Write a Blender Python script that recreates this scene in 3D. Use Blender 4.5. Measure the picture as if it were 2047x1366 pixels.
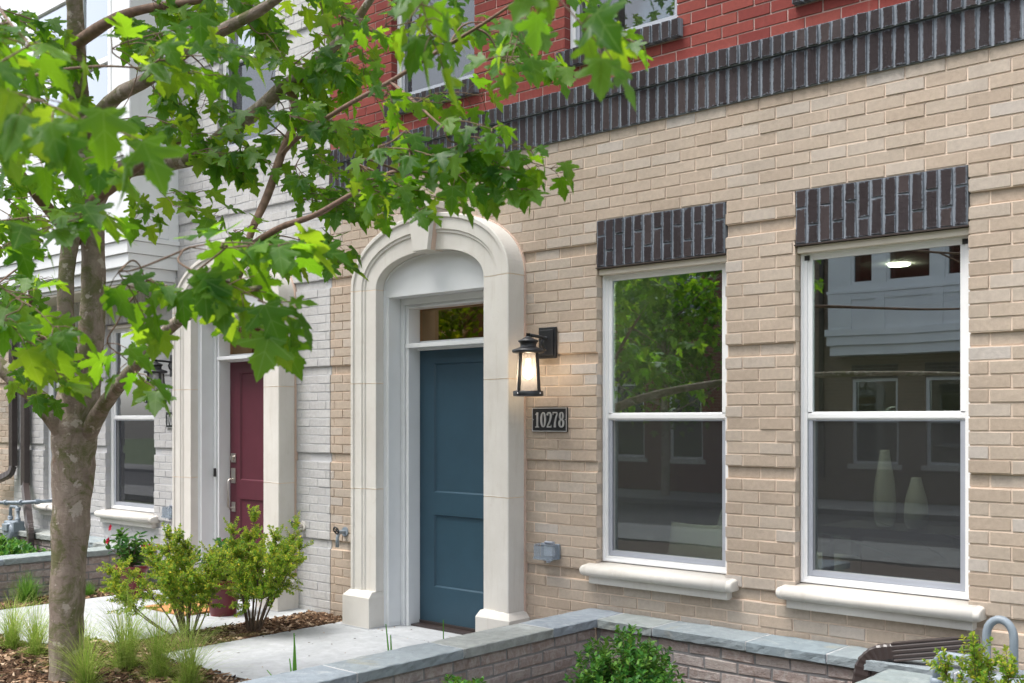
import bpy, math, random
import numpy as np
from mathutils import Vector, Matrix

random.seed(7)
RNG = np.random.default_rng(11)
R = math.radians

# ------------------------------------------------------------------ camera, sky, sun, exposure
scene = bpy.context.scene
for o in list(bpy.data.objects):
    bpy.data.objects.remove(o)
F_PX, W_PX, HZ, CX = 2171.0, 2446.5, 840.0, 1023.5      # focal length, facade vanishing offset, horizon row (2047 px wide frame)
S_PX = math.hypot(F_PX, W_PX)
CAM = Vector((0.0, -5.376, 1.51))
AX = (-F_PX / S_PX, W_PX / S_PX)                          # heading of the lens axis on the ground
RT = (W_PX / S_PX, F_PX / S_PX)
cam_d = bpy.data.cameras.new('camera')
cam = bpy.data.objects.new('camera', cam_d)
scene.collection.objects.link(cam)
cam.location = CAM
cam.rotation_euler = (R(90), 0, math.atan2(F_PX, W_PX))
cam_d.sensor_width = 36.0
cam_d.lens = F_PX / 2047 * 36.0
cam_d.shift_y = (HZ - 683.0) / 2047
cam_d.clip_start, cam_d.clip_end = 0.05, 400
cam_d.dof.use_dof = True
cam_d.dof.focus_distance = 6.6
cam_d.dof.aperture_fstop = 5.0
scene.camera = cam

SUN_EL, SUN_AZ = R(66), R(212)                            # high, soft light through thin cloud over the street
world = bpy.data.worlds.new('World')
scene.world = world
world.use_nodes = True
wn, wl = world.node_tree.nodes, world.node_tree.links
bg = wn['Background']
sky = wn.new('ShaderNodeTexSky')
sky.sky_type = 'NISHITA'
sky.sun_disc = False
sky.sun_elevation = SUN_EL
sky.sun_rotation = SUN_AZ
sky.dust_density = 3.0
hs = wn.new('ShaderNodeHueSaturation')
hs.inputs['Saturation'].default_value = 0.38              # thin overcast: greyer than a clear sky
wl.new(sky.outputs[0], hs.inputs['Color'])
wl.new(hs.outputs[0], bg.inputs[0])
bg.inputs[1].default_value = 0.12

sd = bpy.data.lights.new('sun', 'SUN')
sd.energy = 1.5
sd.angle = R(26)
sd.color = (1.0, 0.965, 0.92)
sun = bpy.data.objects.new('sun', sd)
scene.collection.objects.link(sun)
sdir = Vector((math.sin(SUN_AZ) * math.cos(SUN_EL), math.cos(SUN_AZ) * math.cos(SUN_EL), math.sin(SUN_EL)))
sun.rotation_euler = sdir.to_track_quat('Z', 'Y').to_euler()
sun.location = (0, -6, 20)

scene.view_settings.view_transform = 'Standard'
scene.view_settings.look = 'None'
scene.view_settings.exposure = 1.6
scene.view_settings.gamma = 1.0
scene.render.engine = 'CYCLES'
scene.cycles.max_bounces = 10
scene.cycles.transparent_max_bounces = 24
scene.cycles.transmission_bounces = 8

# ------------------------------------------------------------------ helpers
COL = scene.collection
def ray(u, v, d):
    """point seen at photo pixel (u, v), d metres along the lens axis"""
    a, b = (u - CX) / F_PX, (v - HZ) / F_PX
    return Vector((CAM.x + d * (AX[0] + RT[0] * a), CAM.y + d * (AX[1] + RT[1] * a), CAM.z - d * b))

def project(x, y, z):
    dx, dy = x - CAM.x, y - CAM.y
    de = dx * AX[0] + dy * AX[1]
    if de < 0.05:
        return None
    return CX + F_PX * (dx * RT[0] + dy * RT[1]) / de, HZ - F_PX * (z - CAM.z) / de, de

def tag(o, label=None, cat=None, group=None, kind=None):
    if label: o['label'] = label
    if cat: o['category'] = cat
    if group: o['group'] = group
    if kind: o['kind'] = kind
    return o

def empty(name, loc=(0, 0, 0), parent=None):
    o = bpy.data.objects.new(name, None)
    o.empty_display_size = 0.1
    COL.objects.link(o)
    o.location = loc
    if parent: o.parent = parent
    return o

class MB:
    """collects simple shapes into one mesh object"""
    def __init__(self):
        self.v, self.f, self.sm, self.uv = [], [], [], {}
    def add(self, vs, fs, smooth=False):
        n = len(self.v)
        self.v += [tuple(p) for p in vs]
        self.f += [tuple(i + n for i in f) for f in fs]
        self.sm += [smooth] * len(fs)
        return self
    def box(self, x0, x1, y0, y1, z0, z1):
        x0, x1 = min(x0, x1), max(x0, x1)
        y0, y1 = min(y0, y1), max(y0, y1)
        z0, z1 = min(z0, z1), max(z0, z1)
        return self.add([(x0, y0, z0), (x1, y0, z0), (x1, y1, z0), (x0, y1, z0), (x0, y0, z1), (x1, y0, z1), (x1, y1, z1), (x0, y1, z1)],
                        [(0, 3, 2, 1), (4, 5, 6, 7), (0, 1, 5, 4), (1, 2, 6, 5), (2, 3, 7, 6), (3, 0, 4, 7)])
    def prism_y(self, poly, y0, y1):
        """polygon of (x, z) extruded along y"""
        n = len(poly)
        vs = [(x, y0, z) for x, z in poly] + [(x, y1, z) for x, z in poly]
        fs = [tuple(range(n - 1, -1, -1)), tuple(range(n, 2 * n))] + [(i, (i + 1) % n, n + (i + 1) % n, n + i) for i in range(n)]
        return self.add(vs, fs)
    def prism_x(self, poly, x0, x1, smooth=False):
        """polygon of (y, z) extruded along x"""
        n = len(poly)
        vs = [(x0, y, z) for y, z in poly] + [(x1, y, z) for y, z in poly]
        self.add(vs, [tuple(range(n - 1, -1, -1)), tuple(range(n, 2 * n))])
        k = len(self.v) - 2 * n
        self.f += [(k + i, k + (i + 1) % n, k + n + (i + 1) % n, k + n + i) for i in range(n)]
        self.sm += [smooth] * n
        return self
    def lathe(self, prof, c, n=24, smooth=True, axis='z', cap=True):
        """profile of (radius, height) turned round a vertical axis (or y axis) through c"""
        vs, fs = [], []
        for r, h in prof:
            for k in range(n):
                a = 2 * math.pi * k / n
                p = (r * math.cos(a), r * math.sin(a), h)
                if axis == 'y': p = (p[0], h, p[1])
                if axis == 'x': p = (h, p[0], p[1])
                vs.append((p[0] + c[0], p[1] + c[1], p[2] + c[2]))
        m = len(prof)
        for i in range(m - 1):
            for k in range(n):
                fs.append((i * n + k, i * n + (k + 1) % n, (i + 1) * n + (k + 1) % n, (i + 1) * n + k))
        self.add(vs, fs, smooth)
        if cap:
            b = len(self.v) - m * n
            self.f += [tuple(b + k for k in range(n)), tuple(b + (m - 1) * n + k for k in range(n))]
            self.sm += [False, False]
        return self
    def tube(self, pts, rad, n=8, smooth=True, square=None):
        """round (or rectangular) tube through points; rad: number or list"""
        pts = [Vector(p) for p in pts]
        if not hasattr(rad, '__len__'): rad = [rad] * len(pts)
        up = Vector((0.02, 0.03, 1))
        vs, fs = [], []
        prev = None
        for i, p in enumerate(pts):
            t = (pts[min(i + 1, len(pts) - 1)] - pts[max(i - 1, 0)]).normalized()
            if prev is None:
                a = t.cross(up)
                if a.length < 0.2: a = t.cross(Vector((1, 0, 0)))
                a.normalize()
            else:
                a = (prev - t * prev.dot(t)).normalized()
            prev = a
            b = t.cross(a)
            if square:
                ring = [(sx * square[0] / 2, sy * square[1] / 2) for sx, sy in ((-1, -1), (1, -1), (1, 1), (-1, 1))]
            else:
                ring = [(math.cos(2 * math.pi * k / n) * rad[i], math.sin(2 * math.pi * k / n) * rad[i]) for k in range(n)]
            vs += [p + a * q[0] + b * q[1] for q in ring]
        m = 4 if square else n
        for i in range(len(pts) - 1):
            for k in range(m):
                fs.append((i * m + k, i * m + (k + 1) % m, (i + 1) * m + (k + 1) % m, (i + 1) * m + k))
        self.add(vs, fs, smooth and not square)
        b = len(self.v) - len(pts) * m
        self.f += [tuple(b + k for k in range(m)), tuple(b + (len(pts) - 1) * m + k for k in range(m))]
        self.sm += [False, False]
        return self
    def build(self, name, mat, parent=None, bevel=0, loc=None):
        me = bpy.data.meshes.new(name)
        me.from_pydata(self.v, [], self.f)
        me.polygons.foreach_set('use_smooth', self.sm)
        me.materials.append(mat)
        me.update()
        o = bpy.data.objects.new(name, me)
        COL.objects.link(o)
        if parent: o.parent = parent
        if loc: o.location = loc
        if bevel:
            md = o.modifiers.new('bevel', 'BEVEL')
            md.width, md.segments, md.limit_method, md.angle_limit = bevel, 2, 'ANGLE', R(40)
        return o

def mesh_np(name, verts, faces, mat, uvs=None, smooth=False, parent=None, link=True):
    """mesh from numpy arrays; faces (n, k); uvs per vertex"""
    me = bpy.data.meshes.new(name)
    faces = np.asarray(faces, dtype=np.int32)
    nv, nf, k = len(verts), len(faces), faces.shape[1]
    me.vertices.add(nv)
    me.vertices.foreach_set('co', np.asarray(verts, dtype=np.float32).ravel())
    me.loops.add(nf * k)
    me.loops.foreach_set('vertex_index', faces.ravel())
    me.polygons.add(nf)
    me.polygons.foreach_set('loop_start', np.arange(0, nf * k, k, dtype=np.int32))
    if uvs is not None:
        ul = me.uv_layers.new(name='uv')
        ul.data.foreach_set('uv', np.asarray(uvs, dtype=np.float32)[faces.ravel()].ravel())
    me.polygons.foreach_set('use_smooth', np.full(nf, smooth))
    me.update(calc_edges=True)
    me.validate()
    me.materials.append(mat)
    if not link: return me
    o = bpy.data.objects.new(name, me)
    COL.objects.link(o)
    if parent: o.parent = parent
    return o

# ------------------------------------------------------------------ materials
class NT:
    def __init__(self, name):
        self.m = bpy.data.materials.new(name)
        self.m.use_nodes = True
        self.t = self.m.node_tree
        self.b = self.t.nodes['Principled BSDF']
        self.out = self.t.nodes['Material Output']
    def n(self, typ, **kw):
        o = self.t.nodes.new(typ)
        for k, v in kw.items():
            if k.startswith('i_'):
                key = k[2:]
                o.inputs[int(key) if key.isdigit() else key.replace('_', ' ')].default_value = v
            else:
                setattr(o, k, v)
        return o
    def l(self, a, b): self.t.links.new(a, b)
    def coord(self, kind='Object'):
        if kind == 'World':
            return self.n('ShaderNodeNewGeometry').outputs['Position']
        return self.n('ShaderNodeTexCoord').outputs[kind]
    def noise(self, scale, detail=4, rough=0.55, co=None, dist=0.0):
        x = self.n('ShaderNodeTexNoise')
        x.inputs['Scale'].default_value = scale
        x.inputs['Detail'].default_value = detail
        x.inputs['Roughness'].default_value = rough
        x.inputs['Distortion'].default_value = dist
        if co is not None: self.l(co, x.inputs['Vector'])
        return x.outputs['Fac']
    def ramp(self, fac, stops):
        r = self.n('ShaderNodeValToRGB')
        e = r.color_ramp.elements
        while len(e) < len(stops): e.new(0.5)
        for el, (p, c) in zip(e, stops):
            el.position = p
            el.color = c if len(c) == 4 else (*c, 1)
        self.l(fac, r.inputs[0])
        return r.outputs[0]
    def math(self, op, a, b=None, clamp=False):
        x = self.n('ShaderNodeMath', operation=op, use_clamp=clamp)
        for i, q in enumerate((a, b)):
            if q is None: continue
            if isinstance(q, (int, float)): x.inputs[i].default_value = q
            else: self.l(q, x.inputs[i])
        return x.outputs[0]
    def mix(self, fac, a, b, mode='MIX'):
        x = self.n('ShaderNodeMix', data_type='RGBA', blend_type=mode)
        for i, q in ((0, fac), (6, a), (7, b)):
            if isinstance(q, (int, float)): x.inputs[i].default_value = q
            elif isinstance(q, tuple): x.inputs[i].default_value = (*q, 1) if len(q) == 3 else q
            else: self.l(q, x.inputs[i])
        return x.outputs[2]
    def rand(self):
        a = self.n('ShaderNodeObjectInfo').outputs['Random']
        b = self.n('ShaderNodeNewGeometry').outputs['Random Per Island']
        return self.math('FRACT', self.math('ADD', a, b))
    def bump(self, h, strength=0.3, dist=0.003):
        x = self.n('ShaderNodeBump')
        x.inputs['Strength'].default_value = strength
        x.inputs['Distance'].default_value = dist
        self.l(h, x.inputs['Height'])
        self.l(x.outputs[0], self.b.inputs['Normal'])
    def fin(self, col=None, rough=None, **kw):
        if col is not None:
            if isinstance(col, tuple): self.b.inputs['Base Color'].default_value = (*col, 1)
            else: self.l(col, self.b.inputs['Base Color'])
        if rough is not None:
            if isinstance(rough, (int, float)): self.b.inputs['Roughness'].default_value = rough
            else: self.l(rough, self.b.inputs['Roughness'])
        for k, v in kw.items():
            self.b.inputs[k.replace('_', ' ')].default_value = v
        return self.m

def plain(name, c, rough=0.5, var=0.12, scale=6.0, bump=0.0, bscale=120.0, fine=0.0, metallic=0.0, spec=0.5):
    n = NT(name)
    co = n.coord('World')
    lo, hi = tuple(x * (1 - var) for x in c), tuple(min(1, x * (1 + var)) for x in c)
    col = n.ramp(n.noise(scale, 5, 0.6, co), [(0.3, lo), (0.7, hi)])
    if fine:
        col = n.mix(n.ramp(n.noise(bscale * 2, 2, 0.6, co), [(0.58, (0, 0, 0)), (0.7, (fine,) * 3)]), col, tuple(x * 0.35 for x in c))
    if bump: n.bump(n.noise(bscale, 4, 0.6, co), bump, 0.004)
    return n.fin(col, rough, Metallic=metallic, Specular_IOR_Level=spec)

def brick_mat(name, stops, speck=0.35, rough=0.9, bump=0.3, smear=None, haze=None, bscale=260):
    n = NT(name)
    co = n.coord('World')
    r = n.rand()
    col = n.ramp(r, stops)
    col = n.mix(0.35, col, n.ramp(n.noise(40, 4, 0.6, co), [(0.3, (0.36, 0.36, 0.36)), (0.7, (0.64, 0.64, 0.64))]), 'OVERLAY')
    big = n.ramp(n.noise(1.3, 3, 0.5, co), [(0.3, (0.42, 0.42, 0.42)), (0.7, (0.58, 0.57, 0.56))])
    col = n.mix(0.5, col, big, 'OVERLAY')
    # rain streaks and bloom with their own shapes
    mp = n.n('ShaderNodeMapping')
    mp.inputs['Scale'].default_value = (3.2, 3.2, 0.5)
    n.l(co, mp.inputs[0])
    col = n.mix(n.ramp(n.noise(2.2, 6, 0.7, mp.outputs[0], 0.4), [(0.56, (0, 0, 0)), (0.74, (.30,) * 3)]), col, (.30, .25, .21) if not smear else (.10, .10, .11))
    if speck:
        col = n.mix(n.ramp(n.noise(520, 2, 0.5, co), [(0.6, (0, 0, 0)), (0.68, (speck,) * 3)]), col, (0.05, 0.04, 0.035))
    if haze:
        col = n.mix(n.ramp(n.noise(22, 5, 0.7, co, 0.6), [(0.42, (0, 0, 0)), (0.66, (0.75,) * 3)]), col, haze)
    if smear:
        uv = n.n('ShaderNodeTexCoord').outputs['UV']
        sp = n.n('ShaderNodeSeparateXYZ')
        n.l(uv, sp.inputs[0])
        ex = n.math('ABSOLUTE', n.math('SUBTRACT', sp.outputs[0], 0.5))
        no = n.math('MULTIPLY', n.math('SUBTRACT', n.noise(70, 4, 0.7, co), 0.5), 0.30)
        ez = n.math('SUBTRACT', n.math('ABSOLUTE', n.math('SUBTRACT', sp.outputs[1], 0.5)), 0.035)
        ed = n.math('ADD', n.math('MAXIMUM', ex, ez), no)
        col = n.mix(n.ramp(ed, [(0.42, (0, 0, 0)), (0.5, (0.9,) * 3)]), col, smear)
    h = n.math('ADD', n.noise(bscale, 4, 0.65, co), n.math('MULTIPLY', n.noise(60, 3, 0.6, co), 0.8))
    n.bump(h, bump, 0.004)
    return n.fin(col, rough, Specular_IOR_Level=0.25 if not smear else 0.1)

M = {}
M['brick_tan'] = brick_mat('tan brick', [(0.0, (.39, .314, .248)), (0.35, (.435, .355, .284)), (0.7, (.415, .348, .284)), (0.95, (.445, .386, .330)), (1.0, (.445, .405, .37))])
M['mortar_tan'] = plain('cream mortar', (.64, .52, .42), 0.95, 0.1, 9, 0.5, 180)
M['brick_red'] = brick_mat('red brick', [(0.0, (.175, .036, .032)), (0.5, (.215, .046, .039)), (1.0, (.25, .065, .052))], 0.3)
M['mortar_pink'] = plain('pink mortar', (.46, .32, .29), 0.95, 0.1, 9, 0.5, 180)
M['brick_dark'] = brick_mat('dark brown brick', [(0.0, (.036, .029, .031)), (0.6, (.047, .039, .042)), (1.0, (.064, .050, .050))], 0.25, 0.9, 0.9, smear=(.19, .215, .25), bscale=200)
M['mortar_grey'] = plain('grey mortar', (.22, .245, .28), 0.95, 0.18, 12, 0.6, 150)
M['brick_white'] = brick_mat('white painted brick', [(0.0, (.45, .445, .445)), (1.0, (.50, .495, .49))], 0.0, 0.6, 0.35)
M['mortar_white'] = plain('white painted mortar', (.46, .46, .47), 0.7, 0.05, 9, 0.6, 150)
M['brick_bed'] = brick_mat('tumbled pink grey brick', [(0.0, (.25, .195, .175)), (0.4, (.34, .275, .25)), (0.75, (.31, .26, .245)), (1.0, (.42, .36, .33))], 0.2, 0.9, 1.0, haze=(.50, .455, .43), bscale=120)
M['mortar_bed'] = plain('dark grey mortar', (.24, .235, .235), 0.95, 0.2, 12, 0.7, 120)

def limestone():
    n = NT('cast limestone')
    co = n.coord('World')
    col = n.ramp(n.noise(3.5, 6, 0.6, co), [(0.3, (.60, .57, .525)), (0.7, (.67, .645, .60))])
    col = n.mix(n.ramp(n.noise(400, 2, 0.5, co), [(0.62, (0, 0, 0)), (0.7, (.3,) * 3)]), col, (.36, .32, .27))
    col = n.mix(n.ramp(n.noise(11, 5, 0.7, co, 1.0), [(0.60, (0, 0, 0)), (0.78, (.35,) * 3)]), col, (.50, .44, .37))
    mp = n.n('ShaderNodeMapping')
    mp.inputs['Scale'].default_value = (7, 7, 0.8)
    n.l(co, mp.inputs[0])
    col = n.mix(n.ramp(n.noise(2.4, 6, 0.7, mp.outputs[0], 0.3), [(0.54, (0, 0, 0)), (0.72, (.35,) * 3)]), col, (.47, .42, .36))
    n.bump(n.noise(300, 3, 0.6, co), 0.3, 0.003)
    return n.fin(col, 0.8, Specular_IOR_Level=0.3)
M['stone'] = limestone()
M['grout'] = plain('orange grout', (.66, .55, .43), 0.9, 0.12, 14)
M['caulk'] = plain('pink caulk line', (.56, .41, .33), 0.7, 0.1, 14)
M['trim'] = plain('white trim paint', (.69, .705, .715), 0.4, 0.03, 4, 0.05, 60)
M['far_trim'] = plain('far white trim', (.72, .73, .73), 0.5, 0.05, 2)
M['vinyl'] = plain('white vinyl', (.80, .805, .81), 0.32, 0.02, 4)
M['flashing'] = plain('cream flashing', (.62, .56, .47), 0.45, 0.05, 6)
M['screenframe'] = plain('grey screen frame', (.36, .38, .43), 0.4, 0.05, 6)
M['black'] = plain('black satin metal', (.018, .019, .022), 0.38, 0.2, 20, 0.08, 200)
M['blackplastic'] = plain('black plastic', (.02, .02, .02), 0.5)
M['silver'] = plain('brushed silver', (.62, .62, .63), 0.4, 0.08, 30, metallic=0.7)
M['nickel'] = plain('satin nickel', (.55, .52, .48), 0.3, 0.05, 30, metallic=1.0)
M['brown'] = plain('dark brown aluminium', (.050, .038, .036), 0.33, 0.12, 12)
M['pipe'] = plain('blue grey painted pipe', (.21, .25, .29), 0.5, 0.12, 14, 0.15, 90)
M['concrete'] = plain('broom finished concrete', (.46, .475, .49), 0.85, 0.13, 2.6, 0.35, 160, fine=0.12)
def slab_concrete():
    n = NT('broom finished concrete')
    co = n.coord('World')
    col = n.ramp(n.noise(1.6, 6, 0.65, co, 0.4), [(0.3, (.33, .345, .36)), (0.7, (.44, .455, .47))])
    col = n.mix(0.55, col, n.ramp(n.noise(13, 6, 0.7, co, 0.6), [(0.3, (.36,) * 3), (0.7, (.62,) * 3)]), 'OVERLAY')
    col = n.mix(n.ramp(n.noise(7, 5, 0.7, co, 1.0), [(0.60, (0, 0, 0)), (0.75, (.45,) * 3)]), col, (.30, .29, .27))
    col = n.mix(n.ramp(n.noise(300, 2, 0.5, co), [(0.62, (0, 0, 0)), (0.7, (.35,) * 3)]), col, (.22, .21, .20))
    n.bump(n.math('ADD', n.noise(180, 3, 0.6, co), n.noise(12, 4, 0.6, co)), 0.35, 0.004)
    return n.fin(col, 0.85)
M['concrete'] = slab_concrete()
M['soil'] = plain('dark mulch soil', (.075, .05, .035), 0.95, 0.45, 30, 0.9, 60)
M['lawn'] = plain('far lawn', (.06, .09, .03), 0.95, 0.3, 8)
M['asphalt'] = plain('asphalt', (.045, .045, .048), 0.9, 0.2, 8, 0.5, 200)
M['kerb'] = plain('kerb concrete', (.20, .20, .195), 0.9, 0.2, 5)
M['pot'] = plain('burgundy glazed pot', (.13, .012, .018), 0.35, 0.1, 5)
M['mat'] = plain('coir mat', (.42, .19, .07), 0.95, 0.25, 60, 0.8, 300)
M['wallin'] = plain('beige interior paint', (.20, .19, .17), 0.8, 0.03)
M['ceilin'] = plain('interior ceiling paint', (.24, .23, .22), 0.9, 0.02)
M['floorin'] = plain('dark wood floor', (.10, .065, .04), 0.5, 0.2, 12)
M['darkwood'] = plain('black brown wood', (.03, .025, .022), 0.4, 0.2, 12)
M['ceramic'] = plain('white ceramic', (.72, .72, .70), 0.3, 0.03)
M['linen'] = plain('pale linen', (.78, .79, .75), 0.95, 0.08, 60, 0.4, 500)
M['plantin'] = plain('house plant leaf', (.03, .10, .05), 0.4, 0.3, 20)
M['blind'] = plain('white blind slat', (.70, .74, .74), 0.5, 0.02)

def door_paint(name, c):
    n = NT(name)
    co = n.coord('World')
    col = n.ramp(n.noise(5, 4, 0.6, co), [(0.3, tuple(x * 0.93 for x in c)), (0.7, tuple(x * 1.07 for x in c))])
    n.bump(n.noise(420, 2, 0.5, co), 0.12, 0.001)
    return n.fin(col, 0.42, Specular_IOR_Level=0.4)
M['blue'] = door_paint('slate blue door paint', (.026, .062, .092))
M['wine'] = door_paint('wine red door paint', (.092, .021, .033))

def bluestone():
    n = NT('thermal bluestone')
    co = n.coord('World')
    r = n.rand()
    col = n.ramp(r, [(0.0, (.215, .265, .285)), (0.35, (.25, .285, .325)), (0.7, (.235, .275, .275)), (1.0, (.30, .315, .30))])
    col = n.mix(0.7, col, n.ramp(n.noise(14, 6, 0.65, co, 0.8), [(0.25, (.35,) * 3), (0.75, (.65,) * 3)]), 'OVERLAY')
    col = n.mix(n.ramp(n.noise(5, 5, 0.7, co, 1.2), [(0.55, (0, 0, 0)), (0.72, (.55,) * 3)]), col, (.46, .48, .49))
    col = n.mix(n.ramp(n.noise(3.1, 4, 0.6, co, 0.6), [(0.62, (0, 0, 0)), (0.74, (.5,) * 3)]), col, (.34, .30, .17))
    n.bump(n.math('ADD', n.noise(18, 6, 0.7, co, 0.5), n.math('MULTIPLY', n.noise(140, 3, 0.6, co), 0.25)), 0.8, 0.012)
    return n.fin(col, 0.75, Specular_IOR_Level=0.35)
M['bluestone'] = bluestone()

def glass(name, tint, refl=1.0, gtint=(.92, .96, 1.0)):
    n = NT(name)
    tr = n.n('ShaderNodeBsdfTransparent')
    tr.inputs[0].default_value = (*tint, 1)
    gl = n.n('ShaderNodeBsdfGlossy')
    gl.inputs['Roughness'].default_value = 0.004
    gl.inputs['Color'].default_value = (*gtint, 1)
    bp = n.n('ShaderNodeBump')
    bp.inputs['Strength'].default_value, bp.inputs['Distance'].default_value = 0.25, 0.0012
    n.l(n.noise(1.7, 1, 0.4, n.coord('World')), bp.inputs['Height'])
    n.l(bp.outputs[0], gl.inputs['Normal'])
    fr = n.n('ShaderNodeFresnel')
    fr.inputs[0].default_value = 1.52
    fac = n.math('MULTIPLY', n.math('ADD', n.math('MULTIPLY', fr.outputs[0], 2.6), 0.20), refl, clamp=True)
    mx = n.n('ShaderNodeMixShader')
    n.l(fac, mx.inputs[0]); n.l(tr.outputs[0], mx.inputs[1]); n.l(gl.outputs[0], mx.inputs[2])
    n.l(mx.outputs[0], n.out.inputs[0])
    return n.m
M['glass'] = glass('window glass', (.58, .70, .72))
M['far_glass'] = glass('far window glass', (.5, .55, .55), 0.25)
M['glass_bronze'] = glass('bronze transom glass', (.60, .42, .26), 0.8, (.95, .62, .34))

def insect_screen():
    n = NT('insect screen mesh')
    tr = n.n('ShaderNodeBsdfTransparent')
    df = n.n('ShaderNodeBsdfDiffuse')
    co = n.coord('World')
    n.l(n.ramp(n.noise(90, 3, 0.6, co), [(0.3, (.035, .035, .038)), (0.7, (.055, .055, .06))]), df.inputs[0])
    mx = n.n('ShaderNodeMixShader')
    mx.inputs[0].default_value = 0.42
    n.l(tr.outputs[0], mx.inputs[1]); n.l(df.outputs[0], mx.inputs[2])
    n.l(mx.outputs[0], n.out.inputs[0])
    return n.m
M['screen'] = insect_screen()

def clear_plastic():
    n = NT('cloudy clear plastic')
    tr = n.n('ShaderNodeBsdfTransparent')
    tr.inputs[0].default_value = (.80, .84, .88, 1)
    n.b.inputs['Base Color'].default_value = (.45, .49, .54, 1)
    n.b.inputs['Roughness'].default_value = 0.15
    mx = n.n('ShaderNodeMixShader')
    mx.inputs[0].default_value = 0.28
    n.l(tr.outputs[0], mx.inputs[1]); n.l(n.b.outputs[0], mx.inputs[2])
    n.l(mx.outputs[0], n.out.inputs[0])
    return n.m
M['clear'] = clear_plastic()

def emit(name, c, s):
    n = NT(name)
    e = n.n('ShaderNodeEmission')
    e.inputs[0].default_value = (*c, 1)
    e.inputs[1].default_value = s
    n.l(e.outputs[0], n.out.inputs[0])
    return n.m
M['bulb'] = emit('lit lamp bulb', (1.0, .78, .52), 14.0)
M['ceil_lamp'] = emit('lit ceiling light', (1.0, .80, .52), 110.0)

def frosted(name):
    n = NT(name)
    tr = n.n('ShaderNodeBsdfTransparent')
    tl = n.n('ShaderNodeBsdfTranslucent')
    tl.inputs[0].default_value = (.20, .185, .175, 1)
    df = n.n('ShaderNodeBsdfDiffuse')
    df.inputs[0].default_value = (.75, .74, .75, 1)
    m1 = n.n('ShaderNodeMixShader'); m1.inputs[0].default_value = 0.45
    m2 = n.n('ShaderNodeMixShader'); m2.inputs[0].default_value = 0.5
    n.l(tl.outputs[0], m1.inputs[1]); n.l(df.outputs[0], m1.inputs[2])
    n.l(tr.outputs[0], m2.inputs[1]); n.l(m1.outputs[0], m2.inputs[2])
    n.l(m2.outputs[0], n.out.inputs[0])
    return n.m
M['frosted'] = frosted('frosted lamp glass')

def leaf_mat(name, top, under, trans, tf=0.4, rough=0.42, veins=False, spec=0.22):
    """top: ramp stops by random value"""
    n = NT(name)
    r = n.rand()
    c1 = n.ramp(r, top)
    c2 = n.ramp(r, under)
    col = n.mix(n.n('ShaderNodeNewGeometry').outputs['Backfacing'], c1, c2)
    if veins:
        uv = n.n('ShaderNodeTexCoord').outputs['UV']
        sp = n.n('ShaderNodeSeparateXYZ')
        n.l(uv, sp.inputs[0])
        x = n.math('ABSOLUTE', n.math('SUBTRACT', sp.outputs[0], 0.5))
        y = sp.outputs[1]
        d = x
        for (a, b) in ((.62, .40), (.40, .02), (.30, .62)):
            L = math.hypot(a, b)
            y2 = n.math('SUBTRACT', y, 0.0 if a != .30 else 0.34)
            b2 = b if a != .30 else .30
            L = math.hypot(a, b2)
            d = n.math('MINIMUM', d, n.math('ABSOLUTE', n.math('SUBTRACT', n.math('MULTIPLY', x, b2 / L), n.math('MULTIPLY', y2, a / L))))
        col = n.mix(n.ramp(d, [(0.004, (.55,) * 3), (0.016, (0, 0, 0))]), col, (.22, .32, .10))
    co = n.coord('World')
    col = n.mix(0.3, col, n.ramp(n.noise(60, 4, 0.6, co), [(0.3, (.36,) * 3), (0.7, (.62,) * 3)]), 'OVERLAY')
    n.fin(col, rough, Specular_IOR_Level=spec)
    tl = n.n('ShaderNodeBsdfTranslucent')
    n.l(n.ramp(r, trans), tl.inputs[0])
    mx = n.n('ShaderNodeMixShader')
    mx.inputs[0].default_value = tf
    n.l(n.b.outputs[0], mx.inputs[1]); n.l(tl.outputs[0], mx.inputs[2])
    n.l(mx.outputs[0], n.out.inputs[0])
    return n.m
M['maple'] = leaf_mat('maple leaf', [(0, (.016, .070, .010)), (.4, (.028, .105, .012)), (.8, (.050, .15, .016)), (1, (.095, .21, .02))],
                      [(0, (.05, .13, .025)), (1, (.10, .20, .04))], [(0, (.16, .40, .01)), (.6, (.27, .52, .015)), (1, (.46, .66, .025))], 0.52, veins=True)
M['holly'] = leaf_mat('small holly leaf', [(0, (.06, .18, .02)), (.40, (.125, .29, .03)), (.75, (.22, .38, .04)), (.92, (.42, .48, .05)), (1, (.90, .68, .08))],
                      [(0, (.12, .24, .05)), (1, (.32, .38, .08))], [(0, (.30, .52, .04)), (1, (.75, .70, .08))], 0.4)
M['boxwood'] = leaf_mat('boxwood leaf', [(0, (.022, .095, .018)), (.5, (.045, .16, .025)), (.85, (.09, .25, .035)), (1, (.20, .36, .06))],
                        [(0, (.05, .13, .035)), (1, (.12, .22, .06))], [(0, (.10, .27, .03)), (1, (.25, .45, .05))], 0.28, rough=0.35)
M['mandevilla'] = leaf_mat('glossy dark leaf', [(0, (.012, .06, .015)), (.7, (.02, .085, .02)), (1, (.06, .17, .03))],
                           [(0, (.04, .12, .03)), (1, (.08, .18, .05))], [(0, (.08, .22, .03)), (1, (.2, .4, .04))], 0.25, rough=0.28)
M['flower'] = leaf_mat('red flower petal', [(0, (.30, .004, .02)), (1, (.45, .012, .06))], [(0, (.5, .02, .05)), (1, (.6, .04, .1))], [(0, (.7, .02, .05)), (1, (.8, .05, .1))], 0.3)
M['grass'] = leaf_mat('feather grass blade', [(0, (.18, .32, .03)), (.6, (.30, .44, .06)), (1, (.52, .52, .20))], [(0, (.16, .28, .05)), (1, (.34, .38, .14))], [(0, (.3, .5, .06)), (1, (.5, .55, .15))], 0.35)
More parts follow.
